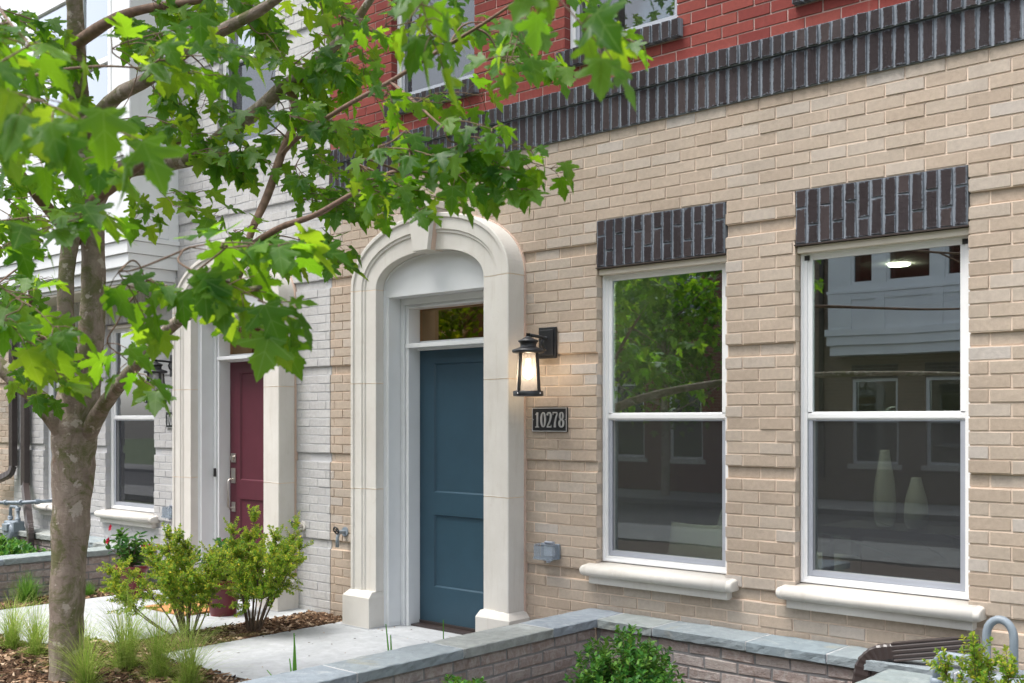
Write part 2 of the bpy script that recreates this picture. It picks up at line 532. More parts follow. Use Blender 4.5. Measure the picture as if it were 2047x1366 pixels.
M['sedge'] = leaf_mat('green sedge blade', [(0, (.05, .14, .025)), (1, (.12, .26, .05))], [(0, (.07, .16, .03)), (1, (.14, .28, .06))], [(0, (.15, .35, .04)), (1, (.3, .5, .06))], 0.35)
M['iris'] = leaf_mat('sword leaf', [(0, (.05, .19, .03)), (1, (.10, .27, .04))], [(0, (.06, .2, .04)), (1, (.1, .27, .05))], [(0, (.2, .45, .04)), (1, (.3, .55, .05))], 0.35)
M['stem'] = plain('shrub stem', (.11, .075, .05), 0.9, 0.25, 30, 0.4, 200)
M['petiole'] = plain('red petiole', (.22, .055, .025), 0.6, 0.3, 30)
M['chips'] = None
def chips():
    n = NT('mulch chip')
    col = n.ramp(n.rand(), [(0, (.045, .026, .016)), (.5, (.12, .07, .042)), (.8, (.24, .145, .085)), (1, (.50, .38, .27))])
    return n.fin(col, 0.95, Specular_IOR_Level=0.2)
M['chips'] = chips()

def bark():
    n = NT('maple bark')
    co = n.coord('Object')
    mp = n.n('ShaderNodeMapping')
    mp.inputs['Scale'].default_value = (1, 1, 0.45)
    n.l(co, mp.inputs[0])
    ring = n.n('ShaderNodeMapping')
    ring.inputs['Scale'].default_value = (1, 1, 4.5)
    n.l(co, ring.inputs[0])
    col = n.ramp(n.noise(11, 8, 0.7, mp.outputs[0], 0.5), [(0.30, (.165, .130, .105)), (0.5, (.27, .22, .18)), (0.70, (.37, .315, .265))])
    col = n.mix(n.ramp(n.noise(6.5, 7, 0.75, co, 0.8), [(0.47, (0, 0, 0)), (0.58, (.95,) * 3)]), col, (.145, .145, .070))
    col = n.mix(n.ramp(n.noise(4.2, 5, 0.7, co, 0.5), [(0.60, (0, 0, 0)), (0.69, (.75,) * 3)]), col, (.19, .115, .07))
    col = n.mix(n.ramp(n.noise(12, 4, 0.6, co), [(0.60, (0, 0, 0)), (0.64, (.8,) * 3)]), col, (.46, .41, .36))
    col = n.mix(n.ramp(n.noise(17, 4, 0.7, ring.outputs[0]), [(0.60, (0, 0, 0)), (0.72, (.4,) * 3)]), col, (.11, .085, .065))
    h = n.math('ADD', n.noise(20, 7, 0.75, mp.outputs[0], 0.4), n.math('MULTIPLY', n.noise(22, 5, 0.7, ring.outputs[0]), 0.5))
    n.bump(h, 0.6, 0.018)
    return n.fin(col, 0.92, Specular_IOR_Level=0.2)
M['bark'] = bark()
M['twig'] = plain('reddish young bark', (.185, .115, .080), 0.8, 0.35, 25, 0.4, 200)
# ------------------------------------------------------------------ bricks
BF = np.array([(0, 1, 2, 3), (4, 5, 1, 0), (5, 6, 2, 1), (6, 7, 3, 2), (7, 4, 0, 3), (8, 9, 5, 4), (9, 10, 6, 5), (10, 11, 7, 6), (11, 8, 4, 7)], dtype=np.int32)
SGN = np.array([(-1, -1), (1, -1), (1, 1), (-1, 1)], dtype=float)
def brick_verts(L, H, dep, ch, jit, rng):
    v = np.zeros((12, 3))
    hx, hz = L / 2, H / 2
    for i in range(4):
        sx, sz = SGN[i]
        v[i] = (sx * (hx - ch), 0, sz * (hz - ch))
        v[4 + i] = (sx * hx, ch, sz * hz)
        v[8 + i] = (sx * hx, dep, sz * hz)
    if jit:
        v[:8] += rng.normal(0, jit, (8, 3)) * (1, .6, 1)
    return v
BUV = np.vstack([SGN * .48 + .5, SGN * .5 + .5, SGN * .5 + .5])
_bmesh = {}
def brick_mesh(L, H, dep, ch, jit, mat, var):
    key = (round(L, 4), round(H, 4), mat.name, var)
    if key not in _bmesh:
        rng = np.random.default_rng(var + 5)
        _bmesh[key] = mesh_np('brick', brick_verts(L, H, dep, ch, jit, rng), BF, mat, BUV, link=False)
    return _bmesh[key]

def lay(parent, bricks, mat, L0, H0, limit=300, dep=.085, ch=.0014, jit=.0006, name='brick', rot=None, vis=True):
    """bricks: list of (x, y, z, length, height) with y the face; biggest in view become objects, the rest one mesh"""
    ranked = []
    rest = []
    for b in bricks:
        p = project(*( (rot @ Vector(b[:3])) if rot is not None else Vector(b[:3]) ))
        if vis and p and -30 < p[0] < 2077 and -30 < p[1] < 1396:
            ranked.append((b[3] * b[4] / p[2] ** 2, b))
        else:
            rest.append(b)
    ranked.sort(key=lambda q: -q[0])
    rest += [b for _, b in ranked[limit:]]
    rz = rot.to_euler().z if rot is not None else 0.0
    for k, (_, b) in enumerate(ranked[:limit]):
        me = brick_mesh(L0, H0, dep, ch, jit, mat, k % 6)
        o = bpy.data.objects.new(name, me)
        COL.objects.link(o)
        p = rot @ Vector(b[:3]) if rot is not None else Vector(b[:3])
        o.location = (p.x, p.y, p.z)
        if rz == 0: o.location.y += random.gauss(0, .0011)
        o.rotation_euler = (random.gauss(0, .004), random.gauss(0, .0035), rz)
        o.scale = (b[3] / L0, 1, b[4] / H0)
        o.parent = parent
    if rest:
        nb = len(rest)
        V = np.zeros((nb, 12, 3))
        for i, b in enumerate(rest):
            V[i] = brick_verts(b[3], b[4], dep, ch, jit, RNG) + (b[0], b[1] + RNG.normal(0, .0011), b[2])
        V = V.reshape(-1, 3)
        if rot is not None:
            V = V @ np.array(rot.to_3x3()).T
        Fc = (BF[None] + (np.arange(nb) * 12)[:, None, None]).reshape(-1, 4)
        o = mesh_np(name + '_courses', V, Fc, mat, np.tile(BUV, (nb, 1)), parent=parent)
        o['kind'] = 'stuff'

def cut(a, b, holes):
    segs = [(a, b)]
    for h0, h1 in holes:
        ns = []
        for s0, s1 in segs:
            if h1 <= s0 or h0 >= s1: ns.append((s0, s1)); continue
            if h0 > s0: ns.append((s0, h0))
            if h1 < s1: ns.append((h1, s1))
        segs = ns
    return segs

C_H = .0677
Z_B = .576 - 11 * C_H
def running_bond(s0, s1, k0, k1, holes, recessed, off=0.0, joint=.0095, z_base=Z_B):
    """list of (s_center, y, z, L, H) for courses k0..k1; holes (s0, s1, z0, z1)"""
    out = []
    for k in range(k0, k1):
        z0 = z_base + k * C_H
        zc = z0 + C_H / 2
        hs_ = [(h[0], h[1]) for h in holes if h[2] - .01 < zc < h[3] + .01]
        y = .016 if k in recessed else 0.0
        phase = off + (0.1016 if k % 2 else 0.0)
        for a, b in cut(s0, s1, hs_):
            n0 = math.floor((a - phase) / .2032)
            n1 = math.ceil((b - phase) / .2032)
            for n in range(n0, n1):
                p0 = max(a, phase + n * .2032) + joint / 2 * (phase + n * .2032 > a)
                p1 = min(b, phase + (n + 1) * .2032) - joint / 2 * (phase + (n + 1) * .2032 < b)
                if p1 - p0 < .02: continue
                out.append(((p0 + p1) / 2, y, zc, p1 - p0, C_H - joint))
    return out

def backing(mb, s0, s1, zs, holes, yb, TX, y1=.13):
    """mortar slab between the z breaks with holes left out; yb(z) depth of the face"""
    zz = sorted(set([round(z, 4) for z in zs] + [round(h[i], 4) for h in holes for i in (2, 3) if zs[0] < h[i] < zs[-1]]))
    for a, b in zip(zz[:-1], zz[1:]):
        zc = (a + b) / 2
        hs_ = [(h[0] - .005, h[1] + .005) for h in holes if h[2] < zc < h[3]]
        for p, q in cut(s0, s1, hs_):
            mb.box(TX(p), TX(q), yb(zc), y1, a, b)

# ------------------------------------------------------------------ windows, sills, lintels (s = distance from the party line)
def sash_window(house, TX, s0, s1, z0, z1, y=.062, screen=True, clips=False, latch=True, blinds=False):
    """double hung vinyl window: frame > sash rails, panes, screen"""
    x0, x1 = sorted((TX(s0), TX(s1)))
    zm = z0 + (z1 - z0) * .492
    m = MB()
    fw = .034
    for a, b, c, d in ((x0, x0 + fw, z0, z1), (x1 - fw, x1, z0, z1), (x0 + fw, x1 - fw, z1 - fw, z1), (x0 + fw, x1 - fw, z0, z0 + fw)):
        m.box(a, b, y, y + .075, c, d)
    # brick mould step
    e = .012
    for a, b, c, d in ((x0, x0 + e, z0, z1), (x1 - e, x1, z0, z1), (x0 + e, x1 - e, z1 - e, z1), (x0 + e, x1 - e, z0, z0 + e)):
        m.box(a, b, y - .008, y, c, d)
    fr = m.build('window', M['vinyl'], house, .0015)
    a0, a1 = x0 + fw, x1 - fw
    yu, yl = y + .020, y + .042
    sw = .026
    m = MB()
    for a, b, c, d in ((a0, a0 + sw, zm, z1 - fw), (a1 - sw, a1, zm, z1 - fw), (a0 + sw, a1 - sw, z1 - fw - sw, z1 - fw), (a0 - .006, a1 + .006, zm - .006, zm + .036)):
        m.box(a, b, yu - .012, yu + .014, c, d)
    m.box(a0, a1, yu - .016, yu - .012, zm + .001, zm + .028)
    m.build('upper_sash', M['vinyl'], fr, .0015)
    m = MB()
    for a, b, c, d in ((a0, a0 + sw, z0 + fw, zm), (a1 - sw, a1, z0 + fw, zm), (a0 + sw, a1 - sw, z0 + fw, z0 + fw + sw * 1.3)):
        m.box(a, b, yl - .01, yl + .016, c, d)
    m.box(a0, a1, yl + .004, yl + .02, zm, zm + .034)
    m.build('lower_sash', M['vinyl'], fr, .0015)
    MB().box(a0 + sw, a1 - sw, yu, yu + .004, zm + .036, z1 - fw - sw).build('pane', M['glass'], fr)
    MB().box(a0 + sw, a1 - sw, yl, yl + .004, z0 + fw + sw * 1.3, zm).build('pane', M['glass'], fr)
    if latch:
        xc = (x0 + x1) / 2 + .01
        k = MB().box(xc - .035, xc + .03, yl + .004, yl + .022, zm + .034, zm + .041)
        k.tube([(xc - .01, yl + .012, zm + .043), (xc + .01, yl + .012, zm + .056), (xc + .035, yl + .010, zm + .060)], [.006, .006, .004], 6)
        k.build('latch', M['vinyl'], fr)
    if screen:
        sf = .024
        ys = y + .012
        m = MB()
        b0, b1, c0, c1 = a0 + .003, a1 - .003, z0 + fw + .003, zm - .008
        for a, b, c, d in ((b0, b0 + sf, c0, c1), (b1 - sf, b1, c0, c1), (b0 + sf, b1 - sf, c0, c0 + sf * 1.25), (b0 + sf, b1 - sf, c1 - .006, c1)):
            m.box(a, b, ys, ys + .010, c, d)
        so = m.build('screen_frame', M['screenframe'], fr, .001)
        MB().add([(b0 + sf, ys + .005, c0 + sf), (b1 - sf, ys + .005, c0 + sf), (b1 - sf, ys + .005, c1), (b0 + sf, ys + .005, c1)], [(0, 1, 2, 3)]).build('screen_mesh', M['screen'], fr)
    if clips:
        for xx in (x0 + .020, x1 - .047):
            MB().box(xx, xx + .027, yu - .022, yu - .015, z1 - .062, z1 - .036).build('corner_clip', M['blackplastic'], fr)
    if blinds:
        for k in range(int((z1 - zm - .14) / .022)):
            z = zm + .06 + k * .022
            MB().box(a0 + .03, a1 - .03, yl + .05, yl + .075, z, z + .003).build('blind_slat', M['blind'], fr)
    return fr

def stone_sill(house, TX, s0, s1, zt=.632):
    x0, x1 = sorted((TX(s0 - .068), TX(s1 + .068)))
    cy, cz, r = -.052, zt - .050, .034
    body = [(.062, zt - .002), (-.040, zt - .016)]
    for k in range(11):
        a = R(95 + k * 17.5)
        body.append((cy + r * math.cos(a), cz + r * math.sin(a)))
    body += [(-.030, zt - .084), (.062, zt - .082)]
    m = MB()
    m.prism_x(body, x0 + .02, x1 - .02, True)
    # rounded ends
    for xe, sg in ((x0 + .02, -1), (x1 - .02, 1)):
        pr = []
        for q in range(1, 5):
            t = q / 4
            pr.append((xe + sg * .03 * math.sin(t * math.pi / 2), 1 - .38 * (1 - math.cos(t * math.pi / 2))))
        last = [(xe, y, z) for y, z in body]
        n = len(body)
        vs = list(last)
        for xx, sc in pr:
            vs += [(xx, cy + (y - cy) * (sc if y < -.03 else 1), cz + (z - cz) * sc) for y, z in body]
        fs = [(i * n + j, i * n + (j + 1) % n, (i + 1) * n + (j + 1) % n, (i + 1) * n + j) for i in range(4) for j in range(n)]
        m.add(vs, fs, True)
        k = len(m.v) - n
        m.f.append(tuple(k + j for j in range(n))); m.sm.append(True)
    o = m.build('window_sill', M['stone'], house)
    MB().box(x0 + .035, x1 - .035, -.040, .03, zt - .130, zt - .0845).build('sill_apron', M['stone'], o, .004)
    return o

def lintel(house, TX, s0, s1, z0=2.451, z1=2.742, mat='brick_dark', mort='mortar_grey'):
    x0, x1 = sorted((TX(s0), TX(s1)))
    o = MB().box(x0 + .004, x1 - .004, .0, .12, z0 + .002, z1 - .003).build('lintel', M[mort], house)
    n = 13
    w = (x1 - x0) / n
    bl = []
    for i in range(n):
        xc = x0 + (i + .5) * w
        long_top = i % 2 == 1
        zs = (z0 + .098, z1) if long_top else (z0, z1 - .098)
        zk = (z0, z0 + .098) if long_top else (z1 - .098, z1)
        for a, b in (zs, zk):
            bl.append((xc, -.008 + random.gauss(0, .0006), (a + b) / 2, w - .0125, b - a - .010))
    lay(o, bl, M[mat], .056, .19, 60, jit=.0016, ch=.003)
    MB().box(x0 - .003, x1 + .003, -.010, .06, z0 - .007, z0).build('steel_angle', M['brown'], o)
    MB().box(x0 + .002, x1 - .002, .018, .062, z0 - .045, z0 - .0085).build('head_flashing', M['flashing'], o, .003)
    return o

# ------------------------------------------------------------------ arched stone door surround
def s_ell(a, b, n, th):
    c, s = math.cos(th), math.sin(th)
    return a * abs(c) ** (2 / n) * (1 if c >= 0 else -1), b * abs(s) ** (2 / n)

PROF = [(0, .0), (0, -.160), (.006, -.165), (.030, -.165), (.036, -.153), (.112, -.153), (.118, -.143), (.134, -.143), (.140, -.133), (.247, -.133), (.25, -.130), (.25, .0)]
ZS = 2.456
def surround(house, xc):
    root = MB()
    # thin grout core that shows at the joints
    for sg in (-1, 1):
        root.box(xc + sg * .776, xc + sg * .545, -.128, -.004, .02, ZS)
    o = root.build('door_surround', M['grout'], house)
    def pilaster(sg, z0, z1):
        m = MB()
        vs = []
        for z in (z0, z1):
            vs += [(xc + sg * (.784 - t), y, z) for t, y in PROF]
        n = len(PROF)
        fs = [(i, (i + 1) % n, n + (i + 1) % n, n + i) for i in range(n)] + [tuple(range(n)), tuple(range(n, 2 * n))]
        m.add(vs, fs)
        m.build('surround_stone', M['stone'], o, .002)
    for sg in (-1, 1):
        for z in (1.0075, 1.7775, ZS + .0005):
            g = MB()
            vs = [(xc + sg * (.784 - .0015 - t * .988), y + .0012, zz) for zz in (z - .0045, z + .0045) for t, y in PROF]
            n_ = len(PROF)
            g.add(vs, [(i, (i + 1) % n_, n_ + (i + 1) % n_, n_ + i) for i in range(n_)])
            g.build('mortar_joint', M['grout'], o)
        for a, b in ((.262, 1.004), (1.011, 1.774), (1.781, ZS - .0035)):
            pilaster(sg, a, b)
        # plinth with splayed top
        xa, xb = sorted((xc + sg * .826, xc + sg * .528))
        m = MB()
        zt, zs, yf = .262, .222, -.205
        v = [(xa, yf, 0), (xb, yf, 0), (xb, .0, 0), (xa, .0, 0), (xa, yf, zs), (xb, yf, zs), (xb, .0, zs), (xa, .0, zs),
             (xa + .036, -.168, zt), (xb - .010, -.168, zt), (xb - .010, .0, zt), (xa + .036, .0, zt)]
        if sg == 1:
            v[8], v[11] = (xa + .010, -.168, zt), (xa + .010, .0, zt)
            v[9], v[10] = (xb - .036, -.168, zt), (xb - .036, .0, zt)
        m.add(v, [(0, 1, 5, 4), (1, 2, 6, 5), (2, 3, 7, 6), (3, 0, 4, 7), (4, 5, 9, 8), (5, 6, 10, 9), (6, 7, 11, 10), (7, 4, 8, 11), (8, 9, 10, 11), (0, 3, 2, 1)])
        m.build('plinth', M['stone'], o, .003)
        MB().box(xc + sg * .835, xc + sg * .52, -.212, -.002, -.004, .006).build('mortar_bed', M['mortar_white'], o)
        # caulk line against the brick
        MB().box(xc + sg * .7845, xc + sg * .795, -.012, .012, .25, ZS).build('caulk_line', M['caulk'], o)
    # two arch halves
    def arch(th0, th1, nseg, name, prof=PROF, mat='stone', grow=0.0):
        m = MB()
        vs = []
        n = len(prof)
        for i in range(nseg + 1):
            th = th0 + (th1 - th0) * i / nseg
            for t, y in prof:
                q = t / .25
                a, b = .784 - .25 * q + grow, .480 - .25 * q + grow
                px, pz = s_ell(a, b, 2.15, th)
                vs.append((xc + px, y, ZS + pz))
        fs = [(i * n + j, i * n + (j + 1) % n, (i + 1) * n + (j + 1) % n, (i + 1) * n + j) for i in range(nseg) for j in range(n)]
        fs += [tuple(range(n)), tuple(range(nseg * n, nseg * n + n))]
        m.add(vs, fs)
        ob = m.build(name, M[mat], o)
        md = ob.modifiers.new('bevel', 'BEVEL')
        md.width, md.segments, md.limit_method, md.angle_limit = .0018, 2, 'ANGLE', R(35)
        return ob
    arch(R(0.35), R(84), 36, 'arch_stone')
    arch(R(96), R(179.65), 36, 'arch_stone')
    arch(R(0.0), R(180.0), 60, 'caulk_line', [(0, -.012), (0, .012), (-.009, .012), (-.009, -.012)], 'caulk')
    # keystone with cap
    m = MB()
    zb, zt = ZS + .222, ZS + .505
    fy = -.205
    v = []
    for y in (fy, .0):
        v += [(xc - .073, y, zb), (xc + .073, y, zb), (xc + .118, y, zt), (xc - .118, y, zt)]
    m.add(v, [(0, 1, 2, 3), (7, 6, 5, 4), (0, 4, 5, 1), (1, 5, 6, 2), (2, 6, 7, 3), (3, 7, 4, 0)])
    m.build('keystone', M['stone'], o, .003)
    MB().box(xc - .142, xc + .142, -.228, .0, zt + .002, zt + .048).build('keystone_cap', M['stone'], o, .005)
    for sg in (-1, 1):
        g = MB()
        v = []
        for y in (-.17, -.02):
            v += [(xc + sg * .073, y, zb + .004), (xc + sg * .079, y, zb + .004), (xc + sg * .122, y, zt - .02), (xc + sg * .114, y, zt - .02)]
        g.add(v, [(0, 1, 2, 3), (7, 6, 5, 4), (0, 4, 5, 1), (1, 5, 6, 2), (2, 6, 7, 3), (3, 7, 4, 0)])
        g.build('caulk_line', M['caulk'], o)
    MB().box(xc + .40, xc + .415, -.150, -.135, ZS + .424, ZS + .452).build('wire_clip', M['silver'], o)
    return o

def door_set(house, xc, sg_handle, paint, hardware, bell=False):
    """white panelled jamb with arched head, transom and two panel door"""
    m = MB()
    y1, y2, y3 = -.051, .077, .185
    hw = .490
    for s in (-1, 1):
        m.box(xc + s * .5335, xc + s * hw, y1, y2 + .02, .0, 2.40)
    # arched head panel above the opening
    poly = [(xc - .5335, 2.40), (xc - .5335, ZS)]
    for i in range(1, 36):
        px, pz = s_ell(.5335, .2295, 2.15, math.pi - math.pi * i / 36)
        poly.append((xc + px, ZS + pz))
    poly += [(xc + .5335, ZS), (xc + .5335, 2.40)]
    m.prism_y(poly, y1, y2 + .02)
    fr = m.build('door_frame', M['trim'], house, .0025)
    # inner bead following the arch
    m = MB()
    for s in (-1, 1):
        m.box(xc + s * .5330, xc + s * .5235, y1 - .010, y1 + .004, .0, ZS)
    pts = []
    for i in range(0, 41):
        px, pz = s_ell(.528, .2245, 2.15, math.pi * i / 40)
        pts.append((xc + px, y1 - .003, ZS + pz))
    m.tube(pts, .006, 6)
    m.build('arch_bead', M['trim'], fr)
    # casing in the second plane
    m = MB()
    for s in (-1, 1):
        m.box(xc + s * (hw - .002), xc + s * .447, y2 - .012, y3 + .02, .0, 2.40)
        m.box(xc + s * .447, xc + s * .434, y2 + .004, y3 + .02, .0, 2.352)
        m.box(xc + s * .434, xc + s * .409, y2 - .004, y3 + .02, .0, 2.340)
    m.box(xc - .447, xc + .447, y2 - .012, y3 + .02, 2.352, 2.399)
    m.box(xc - .434, xc + .434, y2 + .004, y3 + .02, 2.340, 2.352)
    m.box(xc - .409, xc + .409, y2 - .004, y3 + .02, 2.326, 2.340)
    m.build('casing', M['trim'], fr, .002)
    MB().box(xc - .436, xc + .436, y2 - .014, y3 + .012, 2.036, 2.068).build('transom_bar', M['trim'], fr, .004)
    MB().box(xc - .409, xc + .409, y3 - .02, y3 + .012, 2.022, 2.036).build('door_stop', M['trim'], fr)
    MB().box(xc - .409, xc + .409, y3 - .004, y3 + .02, 2.068, 2.092).build('transom_rail', M['trim'], fr, .003)
    MB().box(xc - .409, xc + .409, y3 + .002, y3 + .008, 2.092, 2.326).build('transom_pane', M['glass_bronze'], fr)
    MB().box(xc - .43, xc + .43, y2 + .02, y3 + .05, -.004, .014).build('threshold', M['brown'], fr)
    # door slab: stiles, rails, two sunk panels
    w, st = .406, .150
    zb, zt = .018, 2.022
    zr = (.292, .819, .983, 1.923)
    m = MB()
    m.box(xc - w, xc - w + st, y3, y3 + .042, zb, zt)
    m.box(xc + w - st, xc + w, y3, y3 + .042, zb, zt)
    for a, b in ((zb, zr[0]), (zr[1], zr[2]), (zr[3], zt)):
        m.box(xc - w + st, xc + w - st, y3, y3 + .042, a, b)
    d = m.build('door', M[paint], house)
    for a, b in ((zr[0], zr[1]), (zr[2], zr[3])):
        x0, x1 = xc - w + st, xc + w - st
        e, dy = .010, .014
        v = [(x0, y3, a), (x1, y3, a), (x1, y3, b), (x0, y3, b), (x0 + e, y3 + dy, a + e), (x1 - e, y3 + dy, a + e), (x1 - e, y3 + dy, b - e), (x0 + e, y3 + dy, b - e)]
        MB().add(v, [(4, 5, 6, 7), (0, 1, 5, 4), (1, 2, 6, 5), (2, 3, 7, 6), (3, 0, 4, 7)]).build('door_panel', M[paint], d)
    MB().box(xc - w, xc + w, y3 - .006, y3, zb - .002, zb + .018).build('door_sweep', M['brown'], d)
    if hardware:
        xh = xc + sg_handle * (w - .062)
        k = MB().box(xh - .033, xh + .033, y3 - .012, y3, 1.135, 1.215)
        k.lathe([(.020, -.03), (.022, -.012)], (xh, y3, 1.175), 16, axis='y')
        k.build('deadbolt', M['nickel'], d, .003)
        k = MB().box(xh - .031, xh + .031, y3 - .012, y3, .952, 1.085)
        k.tube([(xh, y3 - .01, .985), (xh, y3 - .050, .985), (xh, y3 - .062, .972), (xh, y3 - .062, .82), (xh, y3 - .062, .745), (xh, y3 - .050, .735), (xh, y3, .735)], .009, 8)
        k.box(xh - .028, xh + .028, y3 - .010, y3, .70, .785)
        k.build('handle_set', M['nickel'], d, .002)
    if bell:
        xb = xc + sg_handle * .449
        b = MB().box(xb - .004, xb + .012, y2 - .034, y2 - .0125, 1.01, 1.085)
        b.build('doorbell', M['blackplastic'], fr, .003)
    return fr

# ------------------------------------------------------------------ a town house
def town_house(name, x_party, m, width, lower, upper, door, hardware=False, bay=False, limit=(300, 200), bell=False, room=True, blinds=False):
    TX = lambda s: x_party + m * s
    H = empty(name, (0, 0, 0))
    WIN = ((2.591, 3.497), (3.925, 4.831))
    UPW = () if bay else ((.705, 1.545), (2.335, 3.175), (3.965, 4.805))
    if bay: UPW = ((.705, 1.545),)
    DC = 1.22
    holes = [(a, b, .576, 2.742) for a, b in WIN] + [(DC - .66, DC + .66, -1, 2.66), (DC - .42, DC + .42, 2.6, 2.80)]
    lb, lm = lower
    zt = 3.284
    rec = (10, 20, 30, 40)
    ktop = 51
    if upper is None:                       # same brick to the roof
        zt, ktop = Z_B + 94 * C_H, 94
        rec = (10, 20, 30, 40, 50, 60, 70, 80, 90)
        holes += [(a, b, 3.838, 5.40) for a, b in UPW]
        if bay: holes.append((2.19, 5.19, 2.80, 9))
    zs = [-.16]
    for k in rec: zs += [Z_B + k * C_H, Z_B + (k + 1) * C_H]
    zs.append(zt)
    recz = [(Z_B + k * C_H, Z_B + (k + 1) * C_H) for k in rec]
    mb = MB()
    backing(mb, 0.004, width - .004, zs, holes, lambda z: (.019 if any(a < z < b for a, b in recz) else .0048) - (.0020 if upper is None else 0), TX)
    wall = mb.build('lower_wall', M[lm], H)
    bl = [(TX(s), y, z, L, h) for s, y, z, L, h in running_bond(.004, width - .004, 0, ktop, holes, rec, off=.05)]
    lay(wall, bl, M[lb], .1937, .0582, limit[0])
    for a, b in WIN:
        sash_window(H, TX, a + .003, b - .003, .634, 2.432, clips=(a > 3.5 and name == 'town_house' and not bay), blinds=blinds)
        stone_sill(H, TX, a, b)
        lintel(H, TX, a, b, mat='brick_dark' if upper else lb, mort='mortar_grey' if upper else lm)
    if upper:
        ub, um = upper
        x0, x1 = sorted((TX(.004), TX(width - .004)))
        # dark soldier course with a rowlock course above
        so = MB().box(x0, x1, -.012, .13, 3.284, 3.484).build('soldier_course', M['mortar_grey'], H)
        n = int((x1 - x0) / .0677)
        bl = [(x0 + (i + .5) * .0677, -.020 + random.gauss(0, .001), 3.284 + .100, .0677 - .0135, .194) for i in range(n)]
        lay(so, bl, M['brick_dark'], .0542, .194, 120, jit=.0016, ch=.003)
        ro = MB().box(x0, x1, -.030, .13, 3.488, 3.592).build('rowlock_course', M['mortar_grey'], H)
        bl = [(x0 + (i + .5) * .0677 + .012, -.040 + random.gauss(0, .001), 3.488 + .052, .0677 - .0135, .100) for i in range(n)]
        lay(ro, bl, M['brick_dark'], .0542, .100, 120, jit=.0014, ch=.003)
        zu = 3.596
        uh = [(a, b, 3.736, 5.40) for a, b in UPW]
        mb = MB()
        backing(mb, 0.004, width - .004, [zu, 6.3], uh, lambda z: .0055, TX)
        uw = mb.build('upper_wall', M[um], H)
        bl = [(TX(s), y, z, L, h) for s, y, z, L, h in running_bond(.004, width - .004, 0, 40, uh, (), off=.12, z_base=zu)]
        lay(uw, bl, M[ub], .1937, .0582, limit[1])
        for a, b in UPW:
            sash_window(H, TX, a + .003, b - .003, 3.842, 5.39, screen=True, latch=False)
            xa, xb = sorted((TX(a - .045), TX(b + .045)))
            sl = MB().box(xa + .003, xb - .003, -.030, .09, 3.737, 3.838).build('brick_sill', M['mortar_grey'], H)
            nn = round((xb - xa) / .0677)
            w = (xb - xa) / nn
            bl = [(xa + (i + .5) * w, -.042, 3.788, w - .012, .104) for i in range(nn)]
            lay(sl, bl, M['brick_dark'], .0542, .104, 40, jit=.0014, ch=.003)
    else:
        for a, b in UPW:
            sash_window(H, TX, a + .003, b - .003, 3.842, 5.39, latch=False)
            xa, xb = sorted((TX(a - .04), TX(b + .04)))
            MB().box(xa, xb, -.05, .06, 3.772, 3.838).build('brick_sill', M[lb], H, .004)
    surround(H, TX(DC))
    door_set(H, TX(DC), 1 if m > 0 else -1, door, hardware, bell)
    # rooms behind the glass
    if room:
        x0, x1 = sorted((TX(.10), TX(width - .10)))
        r = MB()
        r.box(x0, x1, 6.2, 6.3, -.1, 6.0)
        r.box(x0 - .1, x0, .14, 6.3, -.1, 6.0)
        r.box(x1, x1 + .1, .14, 6.3, -.1, 6.0)
        r.box(x0 - .1, x1 + .1, .14, 6.3, 6.0, 6.1)
        xp0, xp1 = sorted((TX(2.05), TX(2.15)))
        r.box(xp0, xp1, .14, 1.55, .0, 2.75)
        r.build('room_walls', M['wallin'], H)
        MB().box(x0, x1, .13, 6.2, 2.75, 3.1).build('room_ceiling', M['ceilin'], H)
        MB().box(x0, x1, .24, 6.2, -.08, .0).build('room_floor', M['floorin'], H)
        # wall lining round the windows (drywall returns)
        for a, b in WIN:
            xa, xb = sorted((TX(a - .01), TX(b + .01)))
            k = MB()
            k.box(xa - .012, xa + .004, .138, .20, .60, 2.45).box(xb - .004, xb + .012, .138, .20, .60, 2.45).box(xa, xb, .138, .20, 2.44, 2.455).box(xa - .05, xb + .05, .138, .23, .60, .632)
            k.build('window_lining', M['vinyl'], H)
    if bay:
        bx0, bx1 = sorted((TX(2.18), TX(5.20)))
        yf = -.486
        zb = 3.13
        b = MB()
        wins = ((.35, .95), (1.10, 1.92), (2.07, 2.67))
        zw0, zw1 = 4.05, 5.55
        # body panels round the window openings
        b.box(bx0, bx1, yf + .03, .1, zb, zw0)
        b.box(bx0, bx1, yf + .03, .1, zw1, 6.2)
        edges = [0] + [e for w_ in wins for e in w_] + [bx1 - bx0]
        for i in range(0, len(edges), 2):
            b.box(bx0 + edges[i], bx0 + edges[i + 1], yf + .03, -.30, zw0, zw1)
        b.box(bx0, bx0 + .06, -.30, .1, zw0, zw1)
        b.box(bx1 - .06, bx1, -.30, .1, zw0, zw1)
        bo = b.build('bay', M['trim'], H)
        t = MB()
        # corner boards and panel frames
        for xx in (bx0, bx1 - .10):
            t.box(xx - .012 * (xx == bx0), xx + .10 + .012 * (xx != bx0), yf + .012, yf + .06, zb + .002, 6.2)
        t.box(bx1 + .0, bx1 + .014, yf + .012, yf + .10, zb + .002, 6.2)
        t.box(bx1 + .0, bx1 + .014, -.10, .0, zb + .002, 6.2)
        for zz in (3.14, 3.86):
            t.box(bx0 + .10, bx1 - .10, yf + .014, yf + .03, zz, zz + .09)
            t.box(bx1, bx1 + .012, yf + .10, -.10, zz, zz + .09)
        for xx in (1.0, 1.98):
            t.box(bx0 + xx, bx0 + xx + .09, yf + .016, yf + .03, 3.23, 3.86)
        t.build('bay_board', M['trim'], bo, .002)
